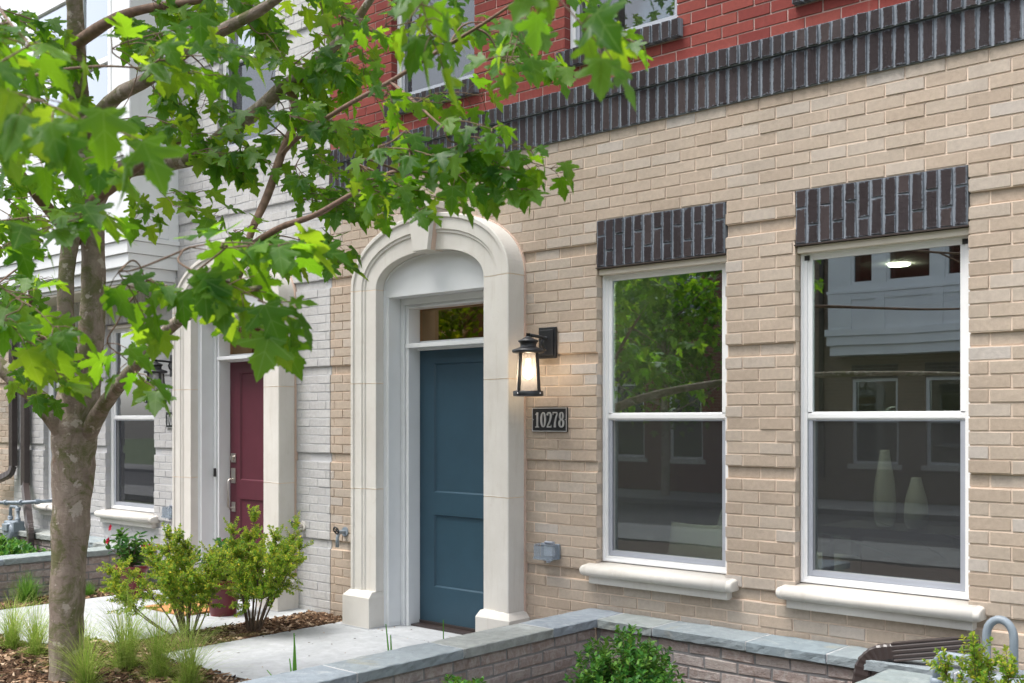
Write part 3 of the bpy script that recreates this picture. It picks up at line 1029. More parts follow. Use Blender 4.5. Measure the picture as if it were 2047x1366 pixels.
        # stepped cornice below
        for (a, c, d) in ((3.09, 3.13, .035), (2.98, 3.088, .018), (2.87, 2.978, .0), (2.765, 2.868, -.04), (2.735, 2.763, -.07)):
            MB().box(bx0 - d, bx1 + d, yf - d, .05, a, c).build('cornice_moulding', M['trim'], bo, .003)
        MB().box(bx0 + .07, bx1 - .07, yf + .08, .02, 2.715, 2.733).build('bay_soffit', M['flashing'], bo)
        for a, c in wins:
            sash = MB()
            xa, xb = bx0 + a, bx0 + c
            for p, q, z_, w_ in ((xa, xa + .05, zw0, zw1), (xb - .05, xb, zw0, zw1), (xa + .05, xb - .05, zw0, zw0 + .05), (xa + .05, xb - .05, zw1 - .05, zw1), (xa + .05, xb - .05, 4.75, 4.80)):
                sash.box(p, q, yf + .022, yf + .08, z_, w_)
            so = sash.build('bay_window', M['vinyl'], bo, .002)
            MB().box(xa + .05, xb - .05, yf + .05, yf + .056, zw0 + .05, zw1 - .05).build('pane', M['glass'], so)
    # plain gable ends, roof slab
    x0, x1 = sorted((TX(0.01), TX(width - .01)))
    MB().box(x0, x1, .02, 6.5, 6.31, 9.3).build('top_storey', M[(upper or lower)[0]], H)
    MB().box(x0, x1, -.05, 9, 9.31, 9.5).build('roof', M['brown'], H)
    k = MB()
    k.box(x0, x1, 6.35, 6.5, -.2, 6.29)
    k.build('back_wall', M[lm], H)
    return H

XP = -6.66
HW = 5.54
main_house = town_house('town_house', XP, 1, HW, ('brick_tan', 'mortar_tan'), ('brick_red', 'mortar_pink'), 'blue')
tag(main_house, 'tan brick town house with blue door, red brick upper floor and dark brick band', 'house', 'row of town houses')
MB().box(XP + HW - .06, XP + HW - .006, .135, 6.34, -.15, 6.29).build('side_wall', M['mortar_tan'], main_house)
white_house = town_house('town_house', XP, -1, HW, ('brick_white', 'mortar_white'), None, 'wine', hardware=True, bay=True, limit=(300, 0), bell=True, blinds=True)
tag(white_house, 'white painted brick town house with wine red door and white bay', 'house', 'row of town houses')
third_house = town_house('town_house', XP - 2 * HW, 1, HW, ('brick_tan', 'mortar_tan'), ('brick_red', 'mortar_pink'), 'blue', limit=(60, 20), room=False)
third_house.location.x = 0
tag(third_house, 'tan brick house at the far left edge beyond the white house', 'house', 'row of town houses')

right_house = town_house('town_house', XP + 2 * HW, -1, HW, ('brick_white', 'mortar_white'), None, 'wine', bay=True, limit=(0, 0), room=False)
tag(right_house, 'white painted house adjoining the tan house on its right, past the photo edge', 'house', 'row of town houses')
# ------------------------------------------------------------------ ground, paths, street
def slab(name, x0, x1, y0, y1, z0, z1, mat, bevel=.006):
    o = MB().box(x0, x1, y0, y1, z0, z1).build(name, mat, None, bevel)
    return tag(o, kind='structure')
MB().add([(-90, -90, -.16), (90, -90, -.16), (90, 60, -.16), (-90, 60, -.16)], [(0, 1, 2, 3)]).build('ground', M['lawn'])['kind'] = 'structure'
slab('path', -6.36, -4.27, -1.66, -.222, -.14, 0.0, M['concrete'])
slab('path', -6.36, -4.27, -.216, .20, -.14, 0.001, M['concrete'])
slab('path', -8.78, -6.86, -1.675, .20, -.14, 0.0, M['concrete'])
slab('path', -8.78, -7.25, -2.02, -1.682, -.14, -.002, M['concrete'])
slab('sidewalk', -40, 30, -7.6, -6.0, -.15, -.03, M['kerb'])
slab('kerb', -40, 30, -7.78, -7.604, -.15, -.035, M['kerb'])
slab('street', -40, 30, -12.2, -7.784, -.156, -.13, M['asphalt'])
slab('kerb', -40, 30, -12.38, -12.204, -.15, -.035, M['kerb'])
slab('sidewalk', -40, 30, -14.2, -12.384, -.15, -.03, M['kerb'])

# planting bed with an uneven soil surface
def bed(name, x0, x1, y0, y1, z, nx, ny, amp):
    xs, ys = np.linspace(x0, x1, nx), np.linspace(y0, y1, ny)
    V = [(x, y, z + amp * (math.sin(x * 9.1 + y * 4) * .4 + math.sin(x * 3.3 - y * 7.7) * .4 + random.uniform(-.6, .6))) for y in ys for x in xs]
    Fc = [(j * nx + i, j * nx + i + 1, (j + 1) * nx + i + 1, (j + 1) * nx + i) for j in range(ny - 1) for i in range(nx - 1)]
    o = mesh_np(name, np.array(V), np.array(Fc), M['soil'], smooth=True)
    return tag(o, kind='structure')
bed('soil_bed', -11.8, -1.1, -5.8, .05, -.028, 150, 90, .010)

# wood chips scattered over the beds
def mulch(n, rects):
    V, Fc = [], []
    w = np.array([(r[1] - r[0]) * (r[3] - r[2]) * r[5] for r in rects])
    w = w / w.sum()
    for k in range(n):
        r = rects[RNG.choice(len(rects), p=w)]
        x, y = RNG.uniform(r[0], r[1]), RNG.uniform(r[2], r[3])
        L, W_, T = RNG.uniform(.02, .075), RNG.uniform(.009, .024), RNG.uniform(.003, .007)
        rz, rx, ry = RNG.uniform(0, 6.3), RNG.normal(0, .25), RNG.normal(0, .25)
        Mx = (Matrix.Rotation(rz, 3, 'Z') @ Matrix.Rotation(rx, 3, 'X') @ Matrix.Rotation(ry, 3, 'Y'))
        b = len(V)
        for sx, sy, sz in ((-1, -1, -1), (1, -.7, -1), (1, 1, -1), (-1, .8, -1), (-1, -.8, 1), (1, -.5, 1), (.9, .9, 1), (-1, .6, 1)):
            p = Mx @ Vector((sx * L / 2, sy * W_ / 2, sz * T / 2))
            V.append((p.x + x, p.y + y, p.z + r[4] + RNG.uniform(.0, .014)))
        Fc += [tuple(b + i for i in q) for q in ((4, 5, 6, 7), (0, 1, 5, 4), (1, 2, 6, 5), (2, 3, 7, 6), (3, 0, 4, 7))]
    o = mesh_np('mulch_chips', np.array(V), np.array([tuple(q) for q in Fc]), M['chips'])
    return tag(o, 'brown wood chip mulch covering the planting beds', 'mulch', kind='stuff')
mulch(12000, [(-6.86, -6.36, -1.75, -.02, -.006, 2.4), (-7.2, -4.15, -3.0, -1.68, -.006, 1.4), (-9.15, -8.79, -2.6, -.02, -.006, 2.0), (-9.6, -7.25, -3.4, -2.04, -.006, .8), (-3.84, -2.1, -1.2, -.29, -.006, .7)])

# ------------------------------------------------------------------ low planter walls with bluestone caps
def rot_for(axis):
    return None if axis == 'x' else Matrix.Rotation(math.pi / 2, 4, 'Z')
def planter_wall(label, runs, caps, group='low brick planter walls'):
    """runs: (axis, fixed coordinate of the face, from, to, facing) ; caps: boxes"""
    root = empty('planter_wall')
    tag(root, label, 'wall', group)
    first = True
    for (x0, x1, y0, y1, faces) in runs:
        core = MB().box(x0 + .006, x1 - .006, y0 + .006, y1 - .006, -.15, .292).build('wall_core', M['mortar_bed'], root)
        for fc in faces:
            bl = []
            a, b = (x0, x1) if fc in ('-y', '+y') else (y0, y1)
            for k in range(7):
                z = .288 - (k + .5) * .0668
                ph = (.1 if k % 2 else 0.0) + a + .03
                n0 = -1
                s = ph - .2032
                while s < b:
                    p0, p1 = max(a, s + .006), min(b, s + .2032 - .006)
                    if p1 - p0 > .03: bl.append(((p0 + p1) / 2, z, p1 - p0))
                    s += .2032
            if fc == '-y':
                lay(core, [(c, y0, z, L, .055) for c, z, L in bl], M['brick_bed'], .191, .055, 120, dep=.05, ch=.005, jit=.0022)
            elif fc == '+x':   # brick local -y must face +x : rotate +90 deg about z
                rot = Matrix.Rotation(math.pi / 2, 4, 'Z')
                # local (c, yl, z) -> world (-yl, c, z); face plane yl = -x1
                lay(core, [(c, -x1, z, L, .055) for c, z, L in bl], M['brick_bed'], .191, .055, 120, dep=.05, ch=.005, jit=.0022, rot=rot)
    for (x0, x1, y0, y1) in caps:
        cap_stone(root, x0, x1, y0, y1)
    return root

def cap_stone(root, x0, x1, y0, y1, z0=.296, z1=.345):
    """one bluestone slab with rock faced long edges"""
    nx, ny = max(2, int((x1 - x0) / .045)), max(2, int((y1 - y0) / .045))
    xs, ys = np.linspace(x0, x1, nx + 1), np.linspace(y0, y1, ny + 1)
    V, Fc = [], []
    idx = {}
    dz = random.uniform(-.002, .002)
    for lv, z in ((0, z0), (1, (z0 + z1) / 2), (2, z1 - .004), (3, z1)):
        per = [(x, ys[0]) for x in xs] + [(xs[-1], y) for y in ys[1:]] + [(x, ys[-1]) for x in xs[-2::-1]] + [(xs[0], y) for y in ys[-2:0:-1]]
        n = len(per)
        b = len(V)
        cxm, cym = (x0 + x1) / 2, (y0 + y1) / 2
        for (x, y) in per:
            j = random.uniform(-.0022, .0022) if lv != 3 else random.uniform(.003, .007)
            ox = (1 if x == xs[0] else -1 if x == xs[-1] else 0) * j
            oy = (1 if y == ys[0] else -1 if y == ys[-1] else 0) * j
            V.append((x + ox, y + oy, z + dz + (random.uniform(-.002, .002) if lv in (0, 3) else 0)))
        if lv:
            for k in range(n):
                Fc.append((b - n + k, b - n + (k + 1) % n, b + (k + 1) % n, b + k))
    m = MB()
    m.add(V, Fc)
    top = tuple(range(len(V) - n, len(V)))
    m.f.append(top); m.sm.append(False)
    m.f.append(tuple(range(n - 1, -1, -1))); m.sm.append(False)
    return m.build('cap_stone', M['bluestone'], root)

XL, XR = -4.112, -3.852
pw = planter_wall('brick planter wall with bluestone caps between the blue door path and the windows',
    [(XL + .03, XR - .03, -2.9, -.26, ('+x',)), (XR - .03, -1.15, -.26, -.01, ('-y',))],
    [(XL, XR, -1.395, -.69), (XL, XR, -2.10, -1.405), (XL, XR, -2.95, -2.11), (XL, XR, -.68, -.010),
     (XR + .008, -3.47, -.29, -.012), (-3.462, -2.878, -.285, -.012), (-2.870, -2.425, -.292, -.012), (-2.417, -1.80, -.288, -.012), (-1.79, -1.15, -.288, -.012)])
for (x, y0, y1) in ((XL + .13, -.69, -.68), (XL + .13, -1.405, -1.395), (XL + .13, -2.11, -2.10)):
    MB().box(XL + .006, XR - .006, y0 - .001, y1 + .001, .300, .3425).build('cap_joint', M['mortar_white'], pw)
for x in (-3.466, -2.874, -2.421, -1.795, XR + .004):
    MB().box(x - .005, x + .005, -.283, -.014, .300, .3425).build('cap_joint', M['mortar_white'], pw)
pw2 = planter_wall('brick planter wall whose grey cap ends below the brown downspout at lower right',
    [(-2.03, -1.80, -1.6, -.40, ())], [(-2.063, -1.76, -1.7, -.385)])
XM = lambda x: 2 * XP - x
pw3 = planter_wall('brick planter wall with bluestone caps in front of the white house windows',
    [(XM(XR - .03), XM(XL + .03), -2.3, -.26, ('+x',)), (XM(-1.3), XM(XR - .03), -.26, -.01, ('-y',))],
    [(XM(XR), XM(XL), -.68, -.01), (XM(XR), XM(XL), -1.395, -.69), (XM(XR), XM(XL), -2.35, -1.405),
     (XM(-3.47), XM(XR) - .008, -.29, -.012), (XM(-2.6), XM(-3.478), -.288, -.012), (XM(-1.35), XM(-2.608), -.29, -.012)])

# ------------------------------------------------------------------ wall lanterns
def wall_lantern(x, label, lit):
    t = empty('wall_lantern', (x, 0, 1.66))
    tag(t, label, 'lamp', 'black wall lanterns beside the doors')
    P = lambda *a: a
    yl = -.205
    m = MB().box(-.071, .071, -.022, -.002, .245, .445).box(-.057, .057, -.032, -.022, .262, .428)
    m.build('back_plate', M['black'], t, .004)
    m = MB().tube([(0, -.03, .375), (0, -.10, .380), (0, yl, .386)], [.011, .010, .010], 10)
    m.tube([(0, -.03, .30), (0, -.065, .315), (0, -.075, .345), (0, -.06, .372)], .008, 8)
    m.lathe([(.014, .395), (.015, .36), (.015, .36)], (0, yl, 0), 14)
    m.build('arm', M['black'], t)
    m = MB().lathe([(.012, .378), (.020, .372), (.034, .362), (.062, .350), (.064, .343), (.058, .338), (.052, .330), (.050, .312), (.054, .308), (.090, .296), (.101, .290), (.103, .280), (.098, .272), (.070, .268)], (0, yl, 0), 32)
    m.build('roof_cap', M['black'], t)
    m = MB().lathe([(.094, 0.0), (.096, .006), (.096, .030), (.090, .034), (.075, .034), (.075, .0)], (0, yl, 0), 32)
    m.build('base_ring', M['black'], t)
    for k in range(4):
        a = R(90 * k)
        c, s = math.cos(a), math.sin(a)
        MB().tube([(c * .091, yl + s * .091, .012), (c * .072, yl + s * .072, .272)], .009, 4, square=(.020, .010)).build('corner_bar', M['black'], t)
        MB().lathe([(.0035, -.004), (.0035, .004)], (c * .098, yl + s * .098, .018), 8).build('screw', M['silver'], t)
    MB().lathe([(.078, .034), (.062, .268)], (0, yl, 0), 32, cap=False).build('glass_shade', M['frosted'], t)
    if lit:
        m = MB().lathe([(.001, .108), (.016, .112), (.028, .128), (.032, .145), (.028, .164), (.017, .182), (.012, .20), (.012, .235)], (0, yl, 0), 20)
        m.build('bulb', M['bulb'], t)
        ld = bpy.data.lights.new('lantern_light', 'POINT')
        ld.energy = 1.9
        ld.color = (1.0, .62, .34)
        ld.shadow_soft_size = .035
        lo = bpy.data.objects.new('lantern_light', ld)
        COL.objects.link(lo)
        lo.parent = t
        lo.location = (0, yl, .150)
    else:
        MB().lathe([(.001, .108), (.016, .112), (.028, .128), (.032, .145), (.028, .164), (.017, .182), (.012, .20), (.012, .235)], (0, yl, 0), 20).build('bulb', M['ceramic'], t)
    return t
wall_lantern(-4.452, 'lit black wall lantern glowing beside the blue door', True)
wall_lantern(XM(-4.452), 'unlit black wall lantern left of the wine red door', False)

# ------------------------------------------------------------------ house number plaques
def ribbon(m, pts, w, y, closed=False):
    """flat raised stroke through (x, z, width factor) points"""
    P = [Vector((p[0], p[1])) for p in pts]
    ws = [w * (p[2] if len(p) > 2 else 1) for p in pts]
    n = len(P)
    vs = []
    for i in range(n):
        a = P[(i - 1) % n] if (closed or i) else P[0]
        b = P[(i + 1) % n] if (closed or i < n - 1) else P[-1]
        t = (b - a).normalized()
        q = Vector((-t.y, t.x)) * ws[i] / 2
        vs += [(P[i].x + q.x, y, P[i].y + q.y), (P[i].x - q.x, y, P[i].y - q.y), (P[i].x + q.x, y + .004, P[i].y + q.y), (P[i].x - q.x, y + .004, P[i].y - q.y)]
    fs = []
    for i in range(n if closed else n - 1):
        j = (i + 1) % n
        fs += [(4 * i, 4 * i + 1, 4 * j + 1, 4 * j), (4 * i, 4 * j, 4 * j + 2, 4 * i + 2), (4 * i + 1, 4 * i + 3, 4 * j + 3, 4 * j + 1)]
    m.add(vs, fs)
def digit(ch, x, z, w, h, y):
    """condensed slab serif numeral in a w x h box"""
    m = MB()
    st = w * .27
    e = lambda cx, cz, rx, rz, a0, a1, n=18: [(x + w * (cx + rx * math.cos(R(a0 + (a1 - a0) * i / n))), z + h * (cz + rz * math.sin(R(a0 + (a1 - a0) * i / n))),
                                              .45 + .75 * abs(math.cos(R(a0 + (a1 - a0) * i / n)))) for i in range(n + 1)]
    if ch == '1':
        ribbon(m, [(x + w * .52, z + h * .02), (x + w * .52, z + h * .98)], st * 1.1, y)
        ribbon(m, [(x + w * .18, z + h * .03), (x + w * .86, z + h * .03)], h * .06, y - .0004)
        ribbon(m, [(x + w * .20, z + h * .82, .7), (x + w * .34, z + h * .88, .8), (x + w * .5, z + h * .96, .8)], h * .075, y - .0004)
    elif ch == '0':
        ribbon(m, e(.5, .5, .34, .46, 0, 360)[:-1], st, y, True)
    elif ch == '2':
        p = e(.47, .72, .32, .24, 165, -20, 14) + [(x + w * .62, z + h * .42, .9), (x + w * .34, z + h * .20, .8), (x + w * .16, z + h * .06, .7)]
        ribbon(m, p, st, y)
        ribbon(m, [(x + w * .10, z + h * .045), (x + w * .86, z + h * .045)], h * .085, y - .0004)
        ribbon(m, [(x + w * .84, z + h * .0), (x + w * .86, z + h * .17)], h * .045, y - .0008)
    elif ch == '7':
        ribbon(m, [(x + w * .10, z + h * .955), (x + w * .90, z + h * .955)], h * .085, y - .0004)
        ribbon(m, [(x + w * .13, z + h * .99), (x + w * .12, z + h * .80)], h * .045, y - .0008)
        ribbon(m, [(x + w * .85, z + h * .93, .7), (x + w * .60, z + h * .60, .9), (x + w * .46, z + h * .30, 1.1), (x + w * .44, z + h * .01, 1.3)], st, y)
    elif ch == '8':
        ribbon(m, e(.5, .74, .27, .225, 0, 360)[:-1], st * .85, y, True)
        ribbon(m, e(.5, .27, .34, .235, 0, 360)[:-1], st, y - .0004, True)
    return m
def plaque(x, z, text, label):
    t = empty('number_plaque', (x, 0, z))
    tag(t, label, 'sign', 'house number plaques')
    w, h = .291, .157
    MB().box(0, w, -.012, -.001, 0, h).build('plate', M['black'], t, .002)
    b = .0055
    f = MB()
    for a in ((0.002, w - .002, .002, .002 + b), (.002, w - .002, h - b - .002, h - .002), (.002, .002 + b, .002 + b, h - b - .002), (w - b - .002, w - .002, .002 + b, h - b - .002)):
        f.box(a[0], a[1], -.0145, -.0122, a[2], a[3])
    f.build('border', M['silver'], t)
    dw = .0485
    for i, ch in enumerate(text):
        digit(ch, .022 + i * .0502, .028, dw, .100, -.016).build('numeral', M['silver'], t)
    for xx in (.013, w - .013):
        MB().lathe([(.003, -.0145), (.003, -.0122)], (xx, 0, h / 2), 8, axis='y').build('screw', M['silver'], t)
    return t
plaque(-4.586, 1.434, '10278', 'black house number plaque reading 10278 below the lit lantern')
plaque(XM(-4.295), 1.434, '10', 'black number plaque half hidden behind the red door pilaster')

# ------------------------------------------------------------------ outlets, faucets
def outlet(x, z, label):
    t = empty('outlet_cover', (x, 0, z))
    tag(t, label, 'outlet', 'weatherproof outlet covers')
    MB().box(-.075, .075, -.020, -.002, -.045, .052).build('gasket_plate', M['pipe'], t, .003)
    MB().box(-.045, .045, -.0255, -.0205, -.028, .034).build('receptacle', M['trim'], t, .002)
    m = MB()
    # hooded clear cover: a shell with open back
    x0, x1, z0, z1, y0, y1 = -.082, .070, -.045, .050, -.082, -.022
    m.box(x0, x1, y0, y0 + .004, z0, z1 - .012)
    m.box(x0, x0 + .004, y0 + .0045, y1, z0, z1)
    m.box(x1 - .004, x1, y0 + .0045, y1, z0, z1)
    m.box(x0 + .0045, x1 - .0045, y0 + .0045, y1, z1 - .004, z1)
    m.box(x0 + .0045, x1 - .0045, y0 + .0045, y1, z0, z0 + .004)
    m.box(x0 - .003, x1 + .003, y0 - .004, y0 - .0005, z0 - .004, z0 + .012)
    m.build('clear_cover', M['clear'], t)
    MB().tube([(-.03, -.03, .060), (.03, -.03, .060)], .008, 8).box(-.034, -.02, -.03, -.01, .050, .066).box(.02, .034, -.03, -.01, .050, .066).build('hinge', M['screenframe'], t)
    MB().box(.018, .034, -.078, -.05, -.064, -.0455).build('catch', M['screenframe'], t, .003)
    return t
outlet(-4.43, .668, 'clear plastic outlet cover on tan brick left of the window sill')
outlet(XM(-4.43), .668, 'clear plastic outlet cover on the white brick wall')

def faucet(x, z, label, low=False):
    t = empty('hose_faucet', (x, 0, z))
    tag(t, label, 'faucet', 'outdoor hose faucets')
    MB().lathe([(.036, -.010), (.038, -.004), (.038, .0)], (0, 0, 0), 20, axis='y').build('wall_flange', M['stone'] if not low else M['pipe'], t)
    m = MB().lathe([(.014, -.07), (.016, -.05), (.013, -.012), (.013, -.008)], (0, 0, 0), 14, axis='y')
    m.tube([(0, -.05, 0), (0, -.072, -.014), (0, -.080, -.040), (0, -.080, -.062 - .05 * low)], [.014, .014, .013, .015], 10)
    m.tube([(0, -.062, 0), (0, -.090, .016)], .008, 8)
    m.build('spout', M['nickel'] if not low else M['pipe'], t)
    w = MB()
    ring = [(.026 * math.cos(2 * math.pi * k / 14) * (1 + .08 * (k % 2)), -.092 - .010 * math.sin(2 * math.pi * k / 14), .016 + .026 * math.sin(2 * math.pi * k / 14)) for k in range(15)]
    w.tube(ring, .006, 6)
    for k in range(4):
        a = R(45 + 90 * k)
        w.tube([(0, -.092, .016), (.024 * math.cos(a), -.092 - .01 * math.sin(a), .016 + .024 * math.sin(a))], .004, 5)
    w.build('wheel_handle', M['black'], t)
    return t
faucet(-7.00, .665, 'chrome hose faucet on the white brick next to the red door')
faucet(-6.475, .655, 'black handled faucet on tan brick beside the blue door surround', True)

# ------------------------------------------------------------------ downspouts
def downspout(label, pts, elbows, group='brown aluminium downspouts'):
    """pts: straight runs as point pairs; elbows: arcs as point lists with pleats"""
    t = empty('downspout')
    tag(t, label, 'downspout', group)
    for a, b in pts:
        a, b = Vector(a), Vector(b)
        m = MB()
        d = (b - a)
        L = d.length
        # ribbed rectangular section
        w, h = .088, .060
        ring = []
        nrib = 4
        for sgn in (-1, 1):
            row = []
            for k in range(nrib * 4 + 1):
                u = -w / 2 + w * k / (nrib * 4)
                row.append((u, sgn * (h / 2 - .0026 * (k % 4 == 2))))
            ring += row if sgn < 0 else row[::-1]
        t_ = d.normalized()
        sx = t_.cross(Vector((0, 1, 0)))
        if sx.length < .3: sx = t_.cross(Vector((1, 0, 0)))
        sx.normalize()
        sy = sx.cross(t_)
        n = len(ring)
        vs = [a + sx * p + sy * q for p, q in ring] + [b + sx * p + sy * q for p, q in ring]
        m.add(vs, [(i, (i + 1) % n, n + (i + 1) % n, n + i) for i in range(n)] + [tuple(range(n)), tuple(range(n, 2 * n))])
        m.build('pipe_run', M['brown'], t)
    for pl in elbows:
        m = MB()
        P = [Vector(p) for p in pl]
        # resample the bend and pinch every other ring to make the pleats
        Q = []
        for i in range(len(P) - 1):
            for k in range(6): Q.append(P[i].lerp(P[i + 1], k / 6))
        Q.append(P[-1])
        for _ in range(3):
            Q = [Q[0]] + [(Q[i - 1] + Q[i] * 2 + Q[i + 1]) / 4 for i in range(1, len(Q) - 1)] + [Q[-1]]
        vs = []
        prev = None
        for i, p in enumerate(Q):
            tt = (Q[min(i + 1, len(Q) - 1)] - Q[max(i - 1, 0)]).normalized()
            if prev is None:
                a = tt.cross(Vector((0, 1, 0)))
                if a.length < .3: a = tt.cross(Vector((1, 0, 0)))
                a.normalize()
            else:
                a = (prev - tt * prev.dot(tt)).normalized()
            prev = a
            b_ = a.cross(tt)
            s = 1.01 if i % 2 else .955
            for px, py in ((-1, -.75), (-.75, -1), (.75, -1), (1, -.75), (1, .75), (.75, 1), (-.75, 1), (-1, .75)):
                vs.append(p + a * px * .041 * s + b_ * py * .030 * s)
        n = 8
        m.add(vs, [(i * n + k, i * n + (k + 1) % n, (i + 1) * n + (k + 1) % n, (i + 1) * n + k) for i in range(len(Q) - 1) for k in range(n)])
        m.build('pleated_elbow', M['brown'], t)
    return t
downspout('dark brown downspout with pleated elbow crossing the planter wall at lower right',
    [((-1.72, -.17, .468), (-2.10, -.235, .392))], [((-2.09, -.233, .394), (-2.18, -.249, .376), (-2.235, -.26, .32), (-2.25, -.265, .22), (-2.25, -.265, .02))])
downspout('dark brown downspout running down the white house and kicking out over the planter',
    [((-11.80, -.055, 2.70), (-11.80, -.055, .80)), ((-11.795, -.06, .80), (-11.16, -.30, .42))], [((-11.17, -.296, .426), (-11.10, -.32, .39), (-11.07, -.33, .34), (-11.06, -.335, .1))])
downspout('second dark brown downspout on the seam of the tan house at far left',
    [((-12.10, -.055, 2.70), (-12.10, -.055, 1.0))], [((-12.10, -.055, 1.0), (-12.12, -.07, .92), (-12.3, -.10, .86), (-12.55, -.12, .80))])
downspout('horizontal brown gutter outlet under the bay at far left',
    [((-12.85, -.30, 2.22), (-12.15, -.30, 2.24))], [((-12.16, -.30, 2.24), (-12.10, -.28, 2.23), (-12.09, -.2, 2.16), (-12.09, -.10, 2.05))])

# ------------------------------------------------------------------ gas meters
def gas_meter(loc, label, mirror=1):
    t = empty('gas_meter', loc)
    tag(t, label, 'gas meter', 'grey gas meters')
    s = mirror
    m = MB()
    m.lathe([(.02, -.10), (.095, -.095), (.11, -.07), (.11, .05), (.10, .07), (.02, .075)], (0, 0, -.02), 20, axis='y')
    m.box(-.12, .12, -.07, .05, -.02, .10)
    m.build('meter_body', M['pipe'], t, .012)
    MB().box(-.06, .06, -.115, -.07, .0, .075).build('dial_box', M['pipe'], t, .006)
    m = MB()
    m.tube([(.09, -.01, .10), (.09, -.01, .22), (.07, -.01, .25), (-.07, -.01, .25), (-.09, -.01, .22), (-.09, -.01, .10)], .017, 12)
    for z in (.12, .23): m.lathe([(.026, -.018), (.028, 0), (.026, .018)], (.09, -.01, z), 12)
    m.lathe([(.026, -.018), (.028, 0), (.026, .018)], (-.09, -.01, .13), 12)
    m.build('union_pipe', M['pipe'], t)
    return t
g = gas_meter((-11.56, -.27, .345), 'grey gas meter with pipes at the far left planter', 1)
m = MB().tube([(-.45, -.01, .27), (.16, -.01, .30), (.30, .06, .31), (.30, .27, .31)], .019, 12)
for p in ((-.2, -.01, .282), (.16, -.01, .30), (.30, .10, .31)): m.lathe([(.028, -.022), (.030, 0), (.028, .022)], p, 12, axis='x' if p[0] < .2 else 'y')
m.build('supply_pipe', M['pipe'], g)
g2 = gas_meter((-1.66, -.62, .245), 'blue grey gas meter behind the shrub at the lower right corner', 1)
m = MB()
arc = [(-.030 + .060 * (1 - math.cos(R(a))), .45, .27 + .060 * 1.35 * math.sin(R(a))) for a in range(0, 181, 15)]
m.tube([(-.030, .45, -.05)] + arc + [(.090, .45, -.05)], .019, 14)
m.build('return_bend_pipe', M['pipe'], g2)

# ------------------------------------------------------------------ things seen inside the rooms, and added lamps
def vase(x, y, z, h, r, label):
    o = MB().lathe([(r * .62, 0), (r * .95, h * .10), (r, h * .35), (r * .85, h * .6), (r * .55, h * .85), (r * .42, h * .97), (r * .44, h)], (0, 0, 0), 24).build('vase', M['ceramic'], None, 0, (x, y, z))
    return tag(o, label, 'vase', 'white vases inside the window')
vase(-2.66, 1.0, .87, .46, .066, 'taller white vase on the table inside the right window')
vase(-2.47, 1.0, .87, .30, .070, 'shorter white vase on the table inside the right window')
t = empty('side_table', (-2.45, 1.05, 0))
tag(t, 'dark wooden table inside the right window', 'table')
MB().box(-.55, .55, -.24, .24, .82, .868).build('table_top', M['darkwood'], t, .004)
for sx in (-.5, .5):
    for sy in (-.2, .2):
        MB().box(sx - .025, sx + .025, sy - .025, sy + .025, .0, .818).build('leg', M['darkwood'], t)
def cushion(x, y, z, w, h, d, rz, rx, label):
    n = 14
    V, Fc = [], []
    for side in (-1, 1):
        for j in range(n + 1):
            for i in range(n + 1):
                u, v = i / n * 2 - 1, j / n * 2 - 1
                pin = 1 - .10 * (1 - abs(u)) * 0 - .06 * (1 - u * u) * (abs(v) ** 3) - .06 * (1 - v * v) * (abs(u) ** 3)
                bul = (max(0, (1 - u ** 4) * (1 - v ** 4))) ** .5
                V.append((u * w / 2 * (1 - .06 * (1 - v * v) * abs(u)), side * d / 2 * bul, v * h / 2 * (1 - .08 * (1 - u * u) * abs(v))))
    for s in (0, 1):
        b = s * (n + 1) ** 2
        for j in range(n):
            for i in range(n):
                Fc.append((b + j * (n + 1) + i, b + j * (n + 1) + i + 1, b + (j + 1) * (n + 1) + i + 1, b + (j + 1) * (n + 1) + i))
    o = mesh_np('cushion', np.array(V), np.array(Fc), M['linen'], smooth=True)
    o.location = (x, y, z)
    o.rotation_euler = (rx, 0, rz)
    return tag(o, label, 'cushion', 'pale cushions inside the left window')
cushion(-3.66, .52, .70, .44, .34, .16, R(8), R(-22), 'wide pale linen cushion leaning inside the left window')
cushion(-3.47, .66, .78, .36, .36, .14, R(-20), R(-12), 'upright pointed cushion behind the wide one in the left window')
t = empty('sofa', (-3.5, .75, 0))
tag(t, 'pale sofa with cushions inside the left window', 'sofa')
MB().box(-.55, .62, -.40, .42, .12, .50).build('seat', M['linen'], t, .03)
MB().box(-.55, .62, .28, .44, .50, .66).build('backrest', M['linen'], t, .03)
for sx in (-.5, .56):
    MB().box(sx - .02, sx + .02, -.36, -.32, 0, .12).build('leg', M['darkwood'], t)
def ceiling_light(x, y, label):
    o = MB().lathe([(.001, 0), (.075, 0), (.08, .004), (.08, .010)], (0, 0, 0), 28).build('ceiling_light', M['ceil_lamp'], None, 0, (x, y, 2.735))
    tag(o, label, 'ceiling light', 'lit recessed ceiling lights')
ceiling_light(-3.42, 3.1, 'lit round ceiling light seen through the right window')
ceiling_light(-2.25, .55, 'added ceiling lamp disc that brightens the vases on the table')  # unseen lamp added to light the street side of the vases
ceiling_light(-3.45, .45, 'added ceiling lamp disc that brightens the sofa cushions in the left window')  # another added lamp, put in front of the cushions to light them
ceiling_light(-5.2, 4.6, 'small lit ceiling light deep inside seen through the left window')
t = empty('house_plant', (-2.0, 1.15, 0))
tag(t, 'green house plant at the right edge inside the right window', 'plant')
MB().lathe([(.10, 0), (.14, .26), (.145, .28), (.12, .28)], (0, 0, 0), 20).build('plant_pot', M['darkwood'], t)
V, Fc = [], []
